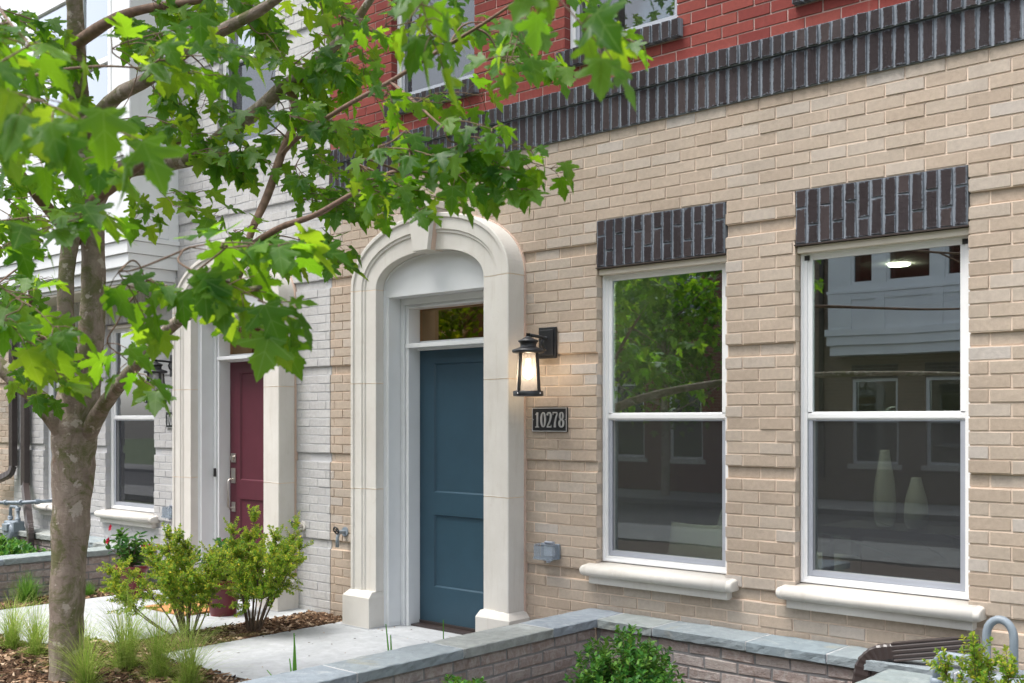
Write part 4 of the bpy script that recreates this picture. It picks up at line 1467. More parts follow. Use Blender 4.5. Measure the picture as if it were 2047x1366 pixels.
for k in range(16):
    a, el = random.uniform(0, 6.28), random.uniform(.5, 1.35)
    L, w = random.uniform(.55, 1.15), random.uniform(.05, .085)
    b = len(V)
    for i in range(7):
        q = i / 6
        rr = L * q * math.cos(el) * (1 + .5 * q)
        z = .27 + L * math.sin(el) * q * (1.25 - .45 * q)
        ww = w * math.sin(math.pi * min(1, .12 + q * .88)) + .004
        V += [(rr * math.cos(a) - ww * math.sin(a), rr * math.sin(a) + ww * math.cos(a), z), (rr * math.cos(a) + ww * math.sin(a), rr * math.sin(a) - ww * math.cos(a), z)]
    Fc += [(b + 2 * i, b + 2 * i + 1, b + 2 * i + 3, b + 2 * i + 2) for i in range(6)]
mesh_np('foliage', np.array(V), np.array(Fc), M['plantin'], smooth=True, parent=t)['kind'] = 'stuff'

# ------------------------------------------------------------------ houses across the street (seen mirrored in the glass)
def far_brick(name, c1, c2, mort):
    n = NT(name)
    co = n.coord('World')
    sp = n.n('ShaderNodeSeparateXYZ'); n.l(co, sp.inputs[0])
    cb = n.n('ShaderNodeCombineXYZ'); n.l(sp.outputs[0], cb.inputs[0]); n.l(sp.outputs[2], cb.inputs[1])
    b = n.n('ShaderNodeTexBrick')
    n.l(cb.outputs[0], b.inputs['Vector'])
    b.inputs['Color1'].default_value, b.inputs['Color2'].default_value, b.inputs['Mortar'].default_value = (*c1, 1), (*c2, 1), (*mort, 1)
    for k, v in (('Scale', 1.0), ('Brick Width', .203), ('Row Height', .0677), ('Mortar Size', .005)): b.inputs[k].default_value = v
    return n.fin(b.outputs[0], 0.9)
M['far_tan'] = far_brick('far tan brick', (.20, .145, .105), (.175, .13, .10), (.24, .185, .145))
M['far_red'] = far_brick('far red brick', (.14, .035, .028), (.17, .045, .035), (.22, .16, .14))
M['far_dark'] = far_brick('far dark brick', (.05, .04, .04), (.07, .05, .05), (.15, .15, .15))
def far_house(x0, x1, mat, lab, bay=None, wins=(), yw=-16.0):
    H = empty('facing_house', ((x0 + x1) / 2, yw, 0))
    tag(H, lab, 'house', 'houses across the street')
    H.location = (0, 0, 0)
    holes = [(a, b, c, d) for a, b, c, d in wins]
    m = MB()
    zz = sorted(set([-.15, 9.5] + [h[i] for h in holes for i in (2, 3)]))
    for a, b in zip(zz[:-1], zz[1:]):
        for p, q in cut(x0, x1, [(h[0], h[1]) for h in holes if h[2] < (a + b) / 2 < h[3]]):
            m.box(p, q, yw - .3, yw, a, b)
    w = m.build('wall', M[mat], H)
    for a, b, c, d in holes:
        f = MB()
        for r in ((a, a + .06, c, d), (b - .06, b, c, d), (a + .06, b - .06, c, c + .06), (a + .06, b - .06, d - .06, d), (a + .06, b - .06, (c + d) / 2 - .03, (c + d) / 2 + .03)):
            f.box(r[0], r[1], yw - .12, yw - .05, r[2], r[3])
        fo = f.build('window', M['far_trim'], H)
        MB().box(a + .06, b - .06, yw - .10, yw - .09, c + .06, d - .06).build('pane', M['far_glass'], fo)
        MB().box(a + .02, b - .02, yw - .29, yw - .28, c, d).build('room_shade_sheet', M['darkwood'], fo)  # dark sheet whose colour stands in for the unlit room
        if d < 3: MB().box(a, b, yw - .0, yw + .012, d + .002, d + .29).build('lintel', M['far_dark'], H)
        MB().box(a - .08, b + .08, yw - .04, yw + .06, c - .10, c - .002).build('window_sill', M['stone'], H)
    if bay:
        a, b = bay
        y0 = yw + .5
        k = MB()
        k.box(a, b, yw, y0, 3.36, 4.25)
        bw = [(b - 1.06 - .48 * 1, b - 1.06), (b, b)]
        ws = ((a + .50, a + .98), (a + 1.23, a + 2.12), (a + 2.36, a + 2.84))
        ed = [a] + [e for q in ws for e in q] + [b]
        for i in range(0, len(ed), 2): k.box(ed[i], ed[i + 1], yw, y0, 4.25, 6.0)
        k.box(a, b, yw, y0, 6.0, 9.3)
        bo = k.build('bay', M['far_trim'], H)
        for z0, z1, d in ((3.22, 3.355, .06), (3.03, 3.215, .03), (2.83, 3.025, -.02)):
            MB().box(a - d, b + d, yw, y0 + d, z0, z1).build('cornice_moulding', M['far_trim'], bo)
        MB().box(a - .03, b + .03, y0, y0 + .03, 4.08, 4.14).build('band_board', M['far_trim'], bo)
        for p, q in ((a, a + .5), (a + 1.0, a + 1.2), (a + 2.14, a + 2.34), (b - .5, b)):
            MB().box(p, q, y0, y0 + .022, 3.36, 4.075).build('panel_board', M['far_trim'], bo)
        MB().box(a + .5, b - .5, y0, y0 + .018, 3.95, 4.07).build('panel_board', M['far_trim'], bo)
        for p, q in ws:
            f = MB()
            for r in ((p, p + .06, 4.25, 6.0), (q - .06, q, 4.25, 6.0), (p + .06, q - .06, 4.25, 4.31), (p + .06, q - .06, 5.94, 6.0)):
                f.box(r[0], r[1], y0 - .10, y0 - .02, r[2], r[3])
            fo = f.build('window', M['far_trim'], bo)
            MB().box(p + .06, q - .06, y0 - .07, y0 - .06, 4.31, 5.94).build('pane', M['far_glass'], fo)
            MB().box(p, q, yw + .02, yw + .04, 4.25, 6.0).build('room_shade_sheet', M['darkwood'], fo)  # same dark sheet, interior shade put into its colour
    MB().box(x0, x1, yw - 8, yw - .31, 9.0, 9.4).build('roof', M['brown'], H)
    return H
far_house(-12.4, -6.0, 'far_tan', 'tan brick house with white bay across the street, mirrored in the right window', (-9.97, -6.6),
          [(-9.70, -8.72, .6, 2.36), (-8.16, -7.18, .6, 2.36), (-11.9, -11.0, .0, 2.2)])
far_house(-20.0, -12.42, 'far_red', 'red brick house across the street, mirrored in the left window', None,
          [(-14.2, -13.3, .6, 2.4), (-15.8, -14.9, .6, 2.4), (-18, -17.1, .6, 2.4), (-14.2, -13.3, 4.0, 5.6), (-16.0, -15.1, 4.0, 5.6), (-18.2, -17.3, 4.0, 5.6)])
far_house(-5.98, 3.0, 'far_dark', 'dark brick house across the street to the right of the bay house', None,
          [(-5.0, -4.1, .6, 2.4), (-3.0, -2.1, .6, 2.4), (-5.0, -4.1, 4.0, 5.6), (-2.6, -1.7, 4.0, 5.6)])
far_house(-34, -20.02, 'far_tan', 'tan brick house at the far end across the street', None, [(-22, -21.1, .6, 2.4), (-25, -24, .6, 2.4), (-22, -21.1, 4, 5.6), (-25, -24, 4, 5.6)])
downspout('brown downspout on the facing house beside its white bay', [((-10.33, -15.94, 8.5), (-10.33, -15.94, .3))], [], group='brown aluminium downspouts')
# ------------------------------------------------------------------ pots, mat
def leaf_quads(P, D, N, L, W):
    """arrays -> verts, faces of bent four-corner leaves (two quads folded on the midrib)"""
    P, D, N = map(np.asarray, (P, D, N))
    D = D / np.linalg.norm(D, axis=1, keepdims=True)
    S = np.cross(D, N)
    S /= np.maximum(np.linalg.norm(S, axis=1, keepdims=True), 1e-6)
    N = np.cross(S, D)
    L, W = np.asarray(L)[:, None], np.asarray(W)[:, None]
    n = len(P)
    V = np.zeros((n, 6, 3))
    V[:, 0] = P
    V[:, 1] = P + D * L * .38 + S * W * .5 + N * W * .16
    V[:, 2] = P + D * L * .80 + S * W * .34 + N * W * .10
    V[:, 3] = P + D * L - N * L * .08
    V[:, 4] = P + D * L * .80 - S * W * .34 + N * W * .10
    V[:, 5] = P + D * L * .38 - S * W * .5 + N * W * .16
    b = (np.arange(n) * 6)[:, None]
    Fc = np.concatenate([b + np.array([[0, 1, 2, 3]]), b + np.array([[0, 3, 4, 5]])])
    return V.reshape(-1, 3), Fc

def rnd_dir(n, up=0.3):
    d = RNG.normal(0, 1, (n, 3))
    d[:, 2] += up
    return d / np.linalg.norm(d, axis=1, keepdims=True)

def flower_pot(loc, label, ht, foliage_r, nfl):
    t = empty('flower_pot', loc)
    tag(t, label, 'potted plant', 'burgundy pots with red mandevilla')
    MB().lathe([(.095, 0), (.10, .012), (.136, .235), (.150, .238), (.153, .275), (.145, .278), (.132, .275), (.128, .24)], (0, 0, 0), 32).build('pot', M['pot'], t)
    MB().lathe([(.001, .25), (.131, .25), (.131, .245)], (0, 0, 0), 20).build('potting_soil', M['soil'], t)
    P, D, N, L, W = [], [], [], [], []
    st = MB()
    for k in range(16):
        a, tilt = RNG.uniform(0, 6.28), RNG.uniform(.1, .9)
        d = np.array([math.cos(a) * math.sin(tilt), math.sin(a) * math.sin(tilt), math.cos(tilt)])
        ln = RNG.uniform(.6, 1.05) * ht
        pts = [np.array([0, 0, .25]) + d * ln * q + np.array([0, 0, -.10 * ln * q * q]) for q in np.linspace(0, 1, 6)]
        st.tube([tuple(p) for p in pts], [.004, .004, .003, .003, .002, .002], 5)
        for q in np.linspace(.15, 1, 9):
            p = np.array([0, 0, .25]) + d * ln * q + np.array([0, 0, -.10 * ln * q * q])
            for s in (-1, 1):
                o = np.cross(d, rnd_dir(1)[0])
                o = o / np.linalg.norm(o)
                P.append(p); D.append(o * .9 + d * .4 + np.array([0, 0, .1])); N.append(d + RNG.normal(0, .3, 3))
                L.append(RNG.uniform(.05, .085)); W.append(RNG.uniform(.024, .038))
    V, Fc = leaf_quads(P, D, N, L, W)
    mesh_np('leaves', V, Fc, M['mandevilla'], smooth=True, parent=t)['kind'] = 'stuff'
    st.build('stems', M['stem'], t)
    for k in range(nfl):
        a, z = RNG.uniform(0, 6.28), RNG.uniform(.32, .25 + ht)
        rr = foliage_r * RNG.uniform(.6, 1.05)
        c = np.array([rr * math.cos(a), rr * math.sin(a), z])
        out = np.array([math.cos(a), math.sin(a), .25])
        u = np.cross(out, (0, 0, 1.0)); u /= np.linalg.norm(u)
        v = np.cross(out, u); v /= np.linalg.norm(v)
        PD = [u * math.cos(R(72 * i)) + v * math.sin(R(72 * i)) + out * .35 for i in range(5)]
        V, Fc = leaf_quads([c] * 5, PD, [out] * 5, [.034] * 5, [.028] * 5)
        mesh_np('flower', V, Fc, M['flower'], parent=t)
    return t
flower_pot((-8.55, -.62, 0), 'potted red mandevilla left of the red door beside the planter wall', .36, .24, 6)
flower_pot((-7.27, -.56, 0), 'burgundy pot with dark foliage standing behind the taller shrub', .38, .22, 3)
o = MB().box(-8.0, -7.42, -.82, -.35, .001, .018).build('door_mat', M['mat'], None, .004)
tag(o, 'orange brown coir mat in front of the wine red door', 'mat')

# ------------------------------------------------------------------ shrubs
def holly(loc, H, spread, label, nst=17, dens=1.0, group='yellow green small leaved shrubs', lean=(0, 0)):
    t = empty('holly_shrub', loc)
    tag(t, label, 'shrub', group)
    st = MB()
    P, D, N, L, W = [], [], [], [], []
    def leaves_along(a, b, n, big=1.0):
        ax_ = (b - a) / max(1e-6, np.linalg.norm(b - a))
        for i in range(n):
            q = i / n
            p = a + (b - a) * q
            o = np.cross(ax_, rnd_dir(1)[0]); o /= np.linalg.norm(o)
            for s in (-1, 1):
                P.append(p); D.append(o * s + ax_ * .55 + RNG.normal(0, .2, 3)); N.append(ax_ + RNG.normal(0, .35, 3))
                L.append(RNG.uniform(.016, .026) * big); W.append(RNG.uniform(.009, .014) * big)
        for i in range(5):
            P.append(b); D.append(ax_ + RNG.normal(0, .7, 3)); N.append(rnd_dir(1)[0]); L.append(RNG.uniform(.014, .022)); W.append(RNG.uniform(.008, .012))
    for k in range(nst):
        az = 2 * math.pi * (k + RNG.uniform(-.3, .3)) / nst
        tilt = RNG.uniform(.08, 1.0) ** .8
        top = np.array([math.cos(az) * spread * tilt + lean[0], math.sin(az) * spread * tilt + lean[1], H * RNG.uniform(.72, 1.0) * (1 - .38 * tilt ** 2)])
        base = np.array([math.cos(az) * .025, math.sin(az) * .025, -.02])
        bend = np.array([math.cos(az), math.sin(az), 0]) * RNG.uniform(-.05, .08) + RNG.normal(0, .02, 3)
        pts = [base + (top - base) * q + bend * math.sin(q * math.pi) for q in np.linspace(0, 1, 9)]
        st.tube([tuple(p) for p in pts], list(np.linspace(.0075, .0016, 9)), 5)
        for i in range(2, 9):
            nsub = int((8 if i > 4 else 5 if i > 3 else 0) * dens)
            for j in range(nsub):
                d = (top - base) / np.linalg.norm(top - base) * .75 + rnd_dir(1, .25)[0] * .85
                d /= np.linalg.norm(d)
                ln = RNG.uniform(.06, .19) * (1.15 - .06 * i)
                b = pts[i] + d * ln
                st.tube([tuple(pts[i]), tuple(pts[i] + d * ln * .5 + np.array([0, 0, .004])), tuple(b)], [.0022, .0016, .001], 4)
                leaves_along(pts[i] + d * ln * .15, b, int(ln / .0085))
        leaves_along(pts[6], pts[8], 14)
    V, Fc = leaf_quads(P, D, N, L, W)
    mesh_np('leaves', V, Fc, M['holly'], parent=t)['kind'] = 'stuff'
    st.build('stems', M['stem'], t)
    return t
holly((-6.73, -1.21, -.03), .74, .46, 'yellowing small leaved shrub in the mulch, the left one of the pair', 19, 1.0, lean=(-.07, -.02))
holly((-6.54, -.80, -.03), .88, .38, 'taller yellow green shrub in the mulch in front of the burgundy pot', 17, 1.0, lean=(.06, .04))
holly((-1.44, -1.0, -.05), .66, .24, 'upright yellow green shrub at the lower right corner by the gas meter', 11, 1.0)

def boxwood(loc, rx, ry, rz, n, label, name='boxwood_shrub', group='green boxwood shrubs in the planters', size=1.0, mat='boxwood'):
    t = empty(name, loc)
    tag(t, label, 'shrub', group)
    # sprigs spread over a lumpy dome
    lump = [(rnd_dir(1, .8)[0], RNG.uniform(.0, .22)) for _ in range(16)]
    P, D, N, L, W = [], [], [], [], []
    st = MB()
    ns = n // 14
    for k in range(ns):
        d = rnd_dir(1, .75)[0]
        if d[2] < -.1: d[2] = -d[2]
        r = 1 + sum(h * max(0, np.dot(d, c)) ** 8 for c, h in lump) - .08
        tip = np.array([d[0] * rx, d[1] * ry, d[2] * rz]) * r * RNG.uniform(.68, 1.14)
        ax_ = d * .8 + np.array([0, 0, .55]) + RNG.normal(0, .25, 3)
        ax_ /= np.linalg.norm(ax_)
        ln = RNG.uniform(.05, .10) * size
        a = tip - ax_ * ln
        if k % 3 == 0:
            st.tube([(0, 0, -.02), tuple(a * .5 + np.array([0, 0, .03])), tuple(tip)], [.006, .003, .001], 4)
        for i in range(7):
            p = a + (tip - a) * i / 6
            o = np.cross(ax_, rnd_dir(1)[0]); o /= np.linalg.norm(o)
            for s in (-1, 1):
                P.append(p); D.append(o * s + ax_ * (.35 + .1 * i) + RNG.normal(0, .15, 3)); N.append(ax_ + RNG.normal(0, .25, 3))
                L.append(RNG.uniform(.025, .040) * size); W.append(RNG.uniform(.015, .023) * size)
    V, Fc = leaf_quads(P, D, N, L, W)
    mesh_np('leaves', V, Fc, M[mat], smooth=True, parent=t)['kind'] = 'stuff'
    st.build('stems', M['stem'], t)
    return t
boxwood((-3.18, -.92, -.04), .33, .28, .34, 6000, 'rounded green boxwood below the left window sill')
boxwood((-3.46, -1.80, -.06), .24, .22, .31, 4200, 'small green boxwood against the planter wall at the bottom edge')
boxwood((-10.55, -.80, .08), .85, .36, .24, 6000, 'low green groundcover shrub in the white house planter', size=1.5)

# ------------------------------------------------------------------ grasses
def blades(n, H, spread, w, droop, base_r, seg=6):
    V, Fc = [], []
    for k in range(n):
        az = RNG.uniform(0, 6.283)
        t = RNG.uniform(0, 1) ** .7
        h = H * RNG.uniform(.45, 1.0)
        r0 = base_r * RNG.uniform(0, 1)
        b0 = RNG.uniform(0, 6.283)
        bx, by = r0 * math.cos(b0), r0 * math.sin(b0)
        sp = spread * t * RNG.uniform(.6, 1.2)
        side = np.array([-math.sin(az), math.cos(az)])
        tw = RNG.uniform(-.6, .6)
        b = len(V)
        for i in range(seg + 1):
            q = i / seg
            rr = sp * q ** 1.9
            z = h * (q - droop * t * q ** 3)
            ww = w * (1 - q) ** .6 * .5 + .0003
            x, y = bx + rr * math.cos(az + tw * q), by + rr * math.sin(az + tw * q)
            V.append((x + side[0] * ww, y + side[1] * ww, z)); V.append((x - side[0] * ww, y - side[1] * ww, z))
        Fc += [(b + 2 * i, b + 2 * i + 1, b + 2 * i + 3, b + 2 * i + 2) for i in range(seg)]
    return np.array(V), np.array(Fc)
GM = []
for k in range(3):
    V, Fc = blades(330, .64, .50, .0030, .40, .05)
    V2, F2 = blades(300, .20, .22, .0040, .55, .075)
    GM.append(mesh_np('feather_grass', np.vstack([V, V2]), np.vstack([Fc, F2 + len(V)]), M['grass'], link=False))
def clump(x, y, k, s, rz, label, meshes=None, name='feather_grass', group='clumps of feather grass in the mulch bed', cat='grass'):
    o = bpy.data.objects.new(name, (meshes or GM)[k % 3])
    COL.objects.link(o)
    o.location, o.rotation_euler, o.scale = (x, y, -.05), (0, 0, rz), (s, s, s)
    return tag(o, label, cat, group)
clump(-6.17, -1.98, 0, 1.0, .3, 'feather grass clump in front of the red door path, right of the trunk')
clump(-5.80, -1.97, 1, .92, 1.9, 'feather grass clump at the corner of the blue door path')
clump(-5.47, -1.98, 2, .88, 3.3, 'feather grass clump overhanging the front edge of the blue door path')
clump(-5.88, -2.38, 0, .80, 4.2, 'short feather grass clump nearest the camera at the bottom edge')
clump(-6.52, -2.12, 1, .72, 5.1, 'small feather grass clump just right of the tree trunk')
clump(-7.32, -2.16, 2, .80, .9, 'feather grass clump at the left edge of the photo')
clump(-6.93, -2.18, 0, .80, 2.6, 'feather grass clump just left of the tree trunk')
SM = []
for k in range(3):
    V, Fc = blades(420, .30, .17, .0035, .5, .06)
    SM.append(mesh_np('sedge_tuft', V, Fc, M['sedge'], link=False))
clump(-9.00, -1.30, 0, 1.25, .4, 'dark green sedge tuft in the mulch left of the trunk by the low wall', SM, 'sedge_tuft', 'green sedge tufts along the low wall')
clump(-8.93, -.80, 1, .72, 1.4, 'small green sedge tuft by the low wall right of the trunk', SM, 'sedge_tuft', 'green sedge tufts along the low wall')

def thatch():
    V, Fc = [], []
    for k in range(900):
        x, y = RNG.uniform(-7.2, -5.2), RNG.uniform(-2.9, -1.70)
        L, az = RNG.uniform(.05, .16), RNG.uniform(0, 6.28)
        b = len(V)
        for i in range(4):
            q = i / 3
            px, py = x + L * q * math.cos(az + q * .5), y + L * q * math.sin(az + q * .5)
            V += [(px - .001 * math.sin(az), py + .001 * math.cos(az), -.035 + .03 * math.sin(q * 3.1)), (px + .001 * math.sin(az), py - .001 * math.cos(az), -.035 + .03 * math.sin(q * 3.1))]
        Fc += [(b + 2 * i, b + 2 * i + 1, b + 2 * i + 3, b + 2 * i + 2) for i in range(3)]
    o = mesh_np('fallen_grass', np.array(V), np.array(Fc), M['grass'])
    tag(o, 'pale fallen grass blades lying over the mulch', 'grass', kind='stuff')
thatch()

def sword_plant(x, y, specs, label):
    t = empty('sword_leaf_plant', (x, y, -.05))
    tag(t, label, 'plant', 'sword leaved plants beside the path')
    for (az, tilt, h, w) in specs:
        V, Fc = [], []
        for i in range(9):
            q = i / 8
            rr, z = h * math.sin(tilt) * q ** 1.5, h * math.cos(tilt * q ** .6) * q
            ww = w * .5 * (1 - q ** 3) + .0006
            c, s = math.cos(az), math.sin(az)
            V += [(rr * c - ww * AX[1] * 1, rr * s - ww * .66, z), (rr * c, rr * s - .0, z + .0), (rr * c + ww * AX[1] * 1, rr * s + ww * .66, z)]
            V[-2] = (V[-2][0] - .004 * AX[0] * -1, V[-2][1] - .004, V[-2][2])
        for i in range(8):
            Fc += [(3 * i, 3 * i + 1, 3 * i + 4, 3 * i + 3), (3 * i + 1, 3 * i + 2, 3 * i + 5, 3 * i + 4)]
        mesh_np('blade', np.array(V), np.array(Fc), M['iris'], smooth=True, parent=t)
    return t
sword_plant(-4.21, -2.19, [(2.6, .05, .54, .028), (2.6, .55, .44, .014), (2.9, .85, .46, .012), (2.5, .35, .40, .012), (3.2, 1.1, .40, .010), (2.2, .95, .32, .012)], 'sword leaved plant with one broad upright blade beside the planter cap')
sword_plant(-4.20, -1.58, [(2.5, .12, .44, .016), (2.6, .32, .50, .012)], 'two narrow green blades rising behind the middle planter cap')
sword_plant(-4.20, -1.20, [(2.5, .04, .47, .004)], 'single thin grass blade beside the planter cap near the blue door')

# ------------------------------------------------------------------ maple tree
HALF = [(.0, .0), (.07, -.03), (.17, -.045), (.25, -.02), (.37, -.075), (.40, -.055), (.375, .01), (.43, .035), (.36, .075), (.30, .13), (.255, .155),
        (.36, .185), (.41, .175), (.455, .235), (.53, .245), (.64, .335), (.60, .36), (.63, .43), (.545, .405), (.52, .455), (.44, .425), (.36, .405), (.225, .375),
        (.215, .46), (.255, .55), (.325, .60), (.27, .625), (.29, .70), (.205, .695), (.175, .78), (.125, .80), (.09, .88), (.0, 1.02)]
def leaf_mesh(fold, droop, curl, seed):
    rng = np.random.default_rng(seed)
    V, Fc, UV = [], [], []
    mid = [(0, .0), (0, .16), (0, .36), (0, .58), (0, .80)]
    def z_of(x, y):
        return fold * abs(x) - droop * (y ** 2) - curl * (abs(x) ** 2) * 1.4 + .03 * math.sin(x * 7 + seed) * math.sin(y * 6 + seed)
    for s in (1, -1):
        pts = [(p[0] * s * (1 + rng.normal(0, .015)), p[1] + rng.normal(0, .008)) for p in HALF[1:-1]]
        pts = [(0, 0)] + pts + [(0, 1.02)]
        core = [(0, .8), (0, .58), (0, .36), (0, .16)]
        loop = pts + core
        b = len(V)
        V += [(x, y, z_of(x, y)) for x, y in loop]
        UV += [(x + .5, y) for x, y in loop]
        Fc.append(tuple(b + i for i in (range(len(loop)) if s > 0 else range(len(loop) - 1, -1, -1))))
    me = bpy.data.meshes.new('leaf')
    me.from_pydata(V, [], Fc)
    import bmesh
    bm = bmesh.new()
    bm.from_mesh(me)
    ul = bm.loops.layers.uv.new('uv')
    bm.verts.index_update()
    for f in bm.faces:
        for lp in f.loops: lp[ul].uv = UV[lp.vert.index]
    bmesh.ops.triangulate(bm, faces=bm.faces[:], ngon_method='EAR_CLIP')
    bmesh.ops.remove_doubles(bm, verts=bm.verts[:], dist=1e-5)
    bm.to_mesh(me)
    bm.free()
    me.polygons.foreach_set('use_smooth', [True] * len(me.polygons))
    me.materials.append(M['maple'])
    return me
LEAVES = [leaf_mesh(f, d, c, i) for i, (f, d, c) in enumerate(((.10, .10, .10), (.22, .22, .05), (.05, .34, .22), (.30, .06, .0), (-.05, .2, .25), (.16, .42, .12)))]
LV = []
for me in LEAVES:
    v = np.array([q.co[:] for q in me.vertices])
    f = np.array([p.vertices[:] for p in me.polygons])
    uvl = me.uv_layers[0].data
    uv = np.zeros((len(v), 2))
    for lp in me.loops: uv[lp.vertex_index] = uvl[lp.index].uv
    LV.append((v, f, uv))

def join_leaves(items, name, parent, mat=None):
    Vs, Fs, Us, b = [], [], [], 0
    for (k, Mx) in items:
        v, f, uv = LV[k]
        A = np.array(Mx.to_3x3()); t = np.array(Mx.translation)
        Vs.append(v @ A.T + t); Fs.append(f + b); Us.append(uv); b += len(v)
    o = mesh_np(name, np.vstack(Vs), np.vstack(Fs), mat or M['maple'], np.vstack(Us), smooth=True, parent=parent)
    o['kind'] = 'stuff'
    return o

def leaf_matrix(p, tip, up, size):
    y = tip.normalized()
    x = y.cross(up)
    if x.length < 1e-3: x = y.cross(Vector((1, 0, 0)))
    x.normalize()
    z = x.cross(y)
    Mx = Matrix((x * size, y * size, z * size)).transposed().to_4x4()
    Mx.translation = p
    return Mx

tree = empty('maple_tree', ray(133, 1373, 6.345))
tree.location.z = -.05
tag(tree, 'young maple tree with lichen spotted trunk in front of the houses', 'tree', 'street maples')
inv = Matrix.Translation(-tree.location)
def deep(d):
    return d + max(0, d - 3.6) * .22
def limb(spec):
    """(u, v, depth, radius) nodes -> smoothed world polyline"""
    P = [ray(u, v, deep(d)) for u, v, d, r in spec]
    Rr = [s[3] * deep(s[2]) / s[2] for s in spec]
    Q, RR = [], []
    n = len(P)
    for i in range(n - 1):
        p0, p1, p2, p3 = P[max(i - 1, 0)], P[i], P[i + 1], P[min(i + 2, n - 1)]
        for k in range(5):
            t = k / 5
            Q.append(.5 * ((2 * p1) + (p2 - p0) * t + (2 * p0 - 5 * p1 + 4 * p2 - p3) * t * t + (3 * p1 - p0 - 3 * p2 + p3) * t ** 3))
            RR.append((Rr[i] * (1 - t) + Rr[i + 1] * t) * (1 + random.uniform(-.05, .05)))
    Q.append(P[-1]); RR.append(Rr[-1])
    return Q, RR
LIMBS = [
 [(128, 1600, 5.85, .14), (132, 1366, 5.85, .086), (134, 1200, 5.85, .088), (141, 1050, 5.85, .097), (147, 930, 5.85, .110), (150, 850, 5.85, .124), (162, 770, 5.85, .100), (180, 690, 5.85, .070), (186, 600, 5.85, .062), (186, 500, 5.85, .062), (178, 420, 5.85, .076), (174, 360, 5.85, .070), (168, 290, 5.83, .060), (158, 200, 5.8, .051), (153, 110, 5.75, .047), (150, 20, 5.7, .042), (140, -150, 5.6, .037), (170, -500, 5.6, .025), (160, -800, 5.6, .01)],
 [(152, 830, 5.80, .062), (140, 740, 5.74, .05), (132, 650, 5.72, .043), (132, 560, 5.72, .041), (142, 480, 5.76, .043), (165, 400, 5.82, .052)],
 [(150, 890, 5.85, .066), (112, 840, 5.78, .057), (80, 800, 5.74, .050), (40, 765, 5.7, .047), (-10, 725, 5.7, .044), (-120, 640, 5.7, .03), (-220, 500, 5.7, .015)],
 [(168, 880, 5.85, .056), (205, 815, 5.7, .041), (250, 757, 5.4, .034), (300, 700, 4.9, .027), (340, 655, 4.3, .025), (400, 615, 3.6, .016), (460, 590, 3.0, .010), (520, 575, 2.65, .006)],
 [(178, 410, 5.85, .07), (225, 348, 5.82, .051), (300, 330, 5.75, .047), (390, 315, 5.65, .040), (450, 268, 5.5, .038), (510, 225, 5.35, .036), (560, 180, 5.2, .033), (620, 135, 5.05, .028), (690, 70, 4.9, .022), (740, 0, 4.8, .017), (800, -90, 4.7, .01)],
 [(180, 405, 5.82, .035), (238, 366, 5.75, .023), (275, 335, 5.65, .019), (330, 305, 5.5, .012), (380, 270, 5.4, .007)],
 [(165, 265, 5.8, .047), (234, 193, 5.5, .036), (296, 158, 5.3, .034), (389, 90, 5.1, .031), (461, 52, 4.95, .028), (537, 10, 4.8, .022), (640, -70, 4.5, .012), (760, -150, 4.2, .007)],
 [(156, 85, 5.7, .035), (225, 40, 5.5, .027), (290, 18, 5.4, .023), (400, 0, 5.2, .017), (520, -40, 5.0, .009)],
 [(575, 168, 5.18, .024), (592, 232, 5.16, .021), (562, 310, 5.12, .020), (535, 390, 5.08, .019), (503, 462, 5.0, .017), (485, 530, 4.95, .012), (470, 600, 4.9, .007)],
 [(503, 490, 4.98, .016), (560, 455, 4.8, .014), (625, 432, 4.5, .012), (700, 390, 4.0, .009), (780, 345, 3.65, .006), (860, 345, 3.5, .0035)],
 [(562, 312, 5.12, .012), (600, 272, 5.0, .011), (690, 213, 4.5, .0095), (780, 163, 3.95, .008), (880, 100, 3.6, .0065), (970, 45, 3.4, .005), (1080, -30, 3.2, .004)],
 [(780, 163, 3.95, .007), (830, 205, 3.75, .005), (880, 250, 3.6, .004), (940, 290, 3.5, .003), (1000, 330, 3.42, .002)],
 [(168, 480, 5.85, .047), (118, 440, 5.8, .035), (70, 385, 5.7, .029), (25, 330, 5.6, .023), (-30, 280, 5.5, .017), (-80, 240, 5.5, .01)],
 [(135, 770, 5.78, .035), (100, 715, 5.7, .026), (72, 650, 5.6, .020), (60, 560, 5.5, .014), (50, 480, 5.4, .009)],
 [(160, -120, 5.6, .022), (230, -330, 4.4, .018), (420, -420, 3.0, .014), (700, -330, 2.4, .010), (900, -180, 2.1, .007), (1040, -80, 1.95, .005), (1130, -20, 1.88, .003)],
 [(150, -160, 5.6, .022), (60, -330, 4.0, .010), (-60, -330, 2.8, .006), (-60, -160, 2.3, .004), (-10, 0, 2.15, .003), (60, 90, 2.0, .002)],
 [(-60, -160, 2.3, .005), (-140, 100, 2.5, .005), (-110, 380, 2.7, .004), (-60, 500, 2.75, .003), (10, 580, 2.75, .002)],
]
NODES = []
tm, bmx = MB(), MB()
for i, sp in enumerate(LIMBS):
    Q, RR = limb(sp)
    Q = [inv @ q for q in Q]
    (tm if i < 5 or i == 6 else bmx).tube(Q, RR, 14 if i < 3 else 9)
    if i > 1: NODES += [(tree.location + q, r) for q, r in zip(Q, RR) if r < .036]
tm.build('trunk', M['bark'], tree)

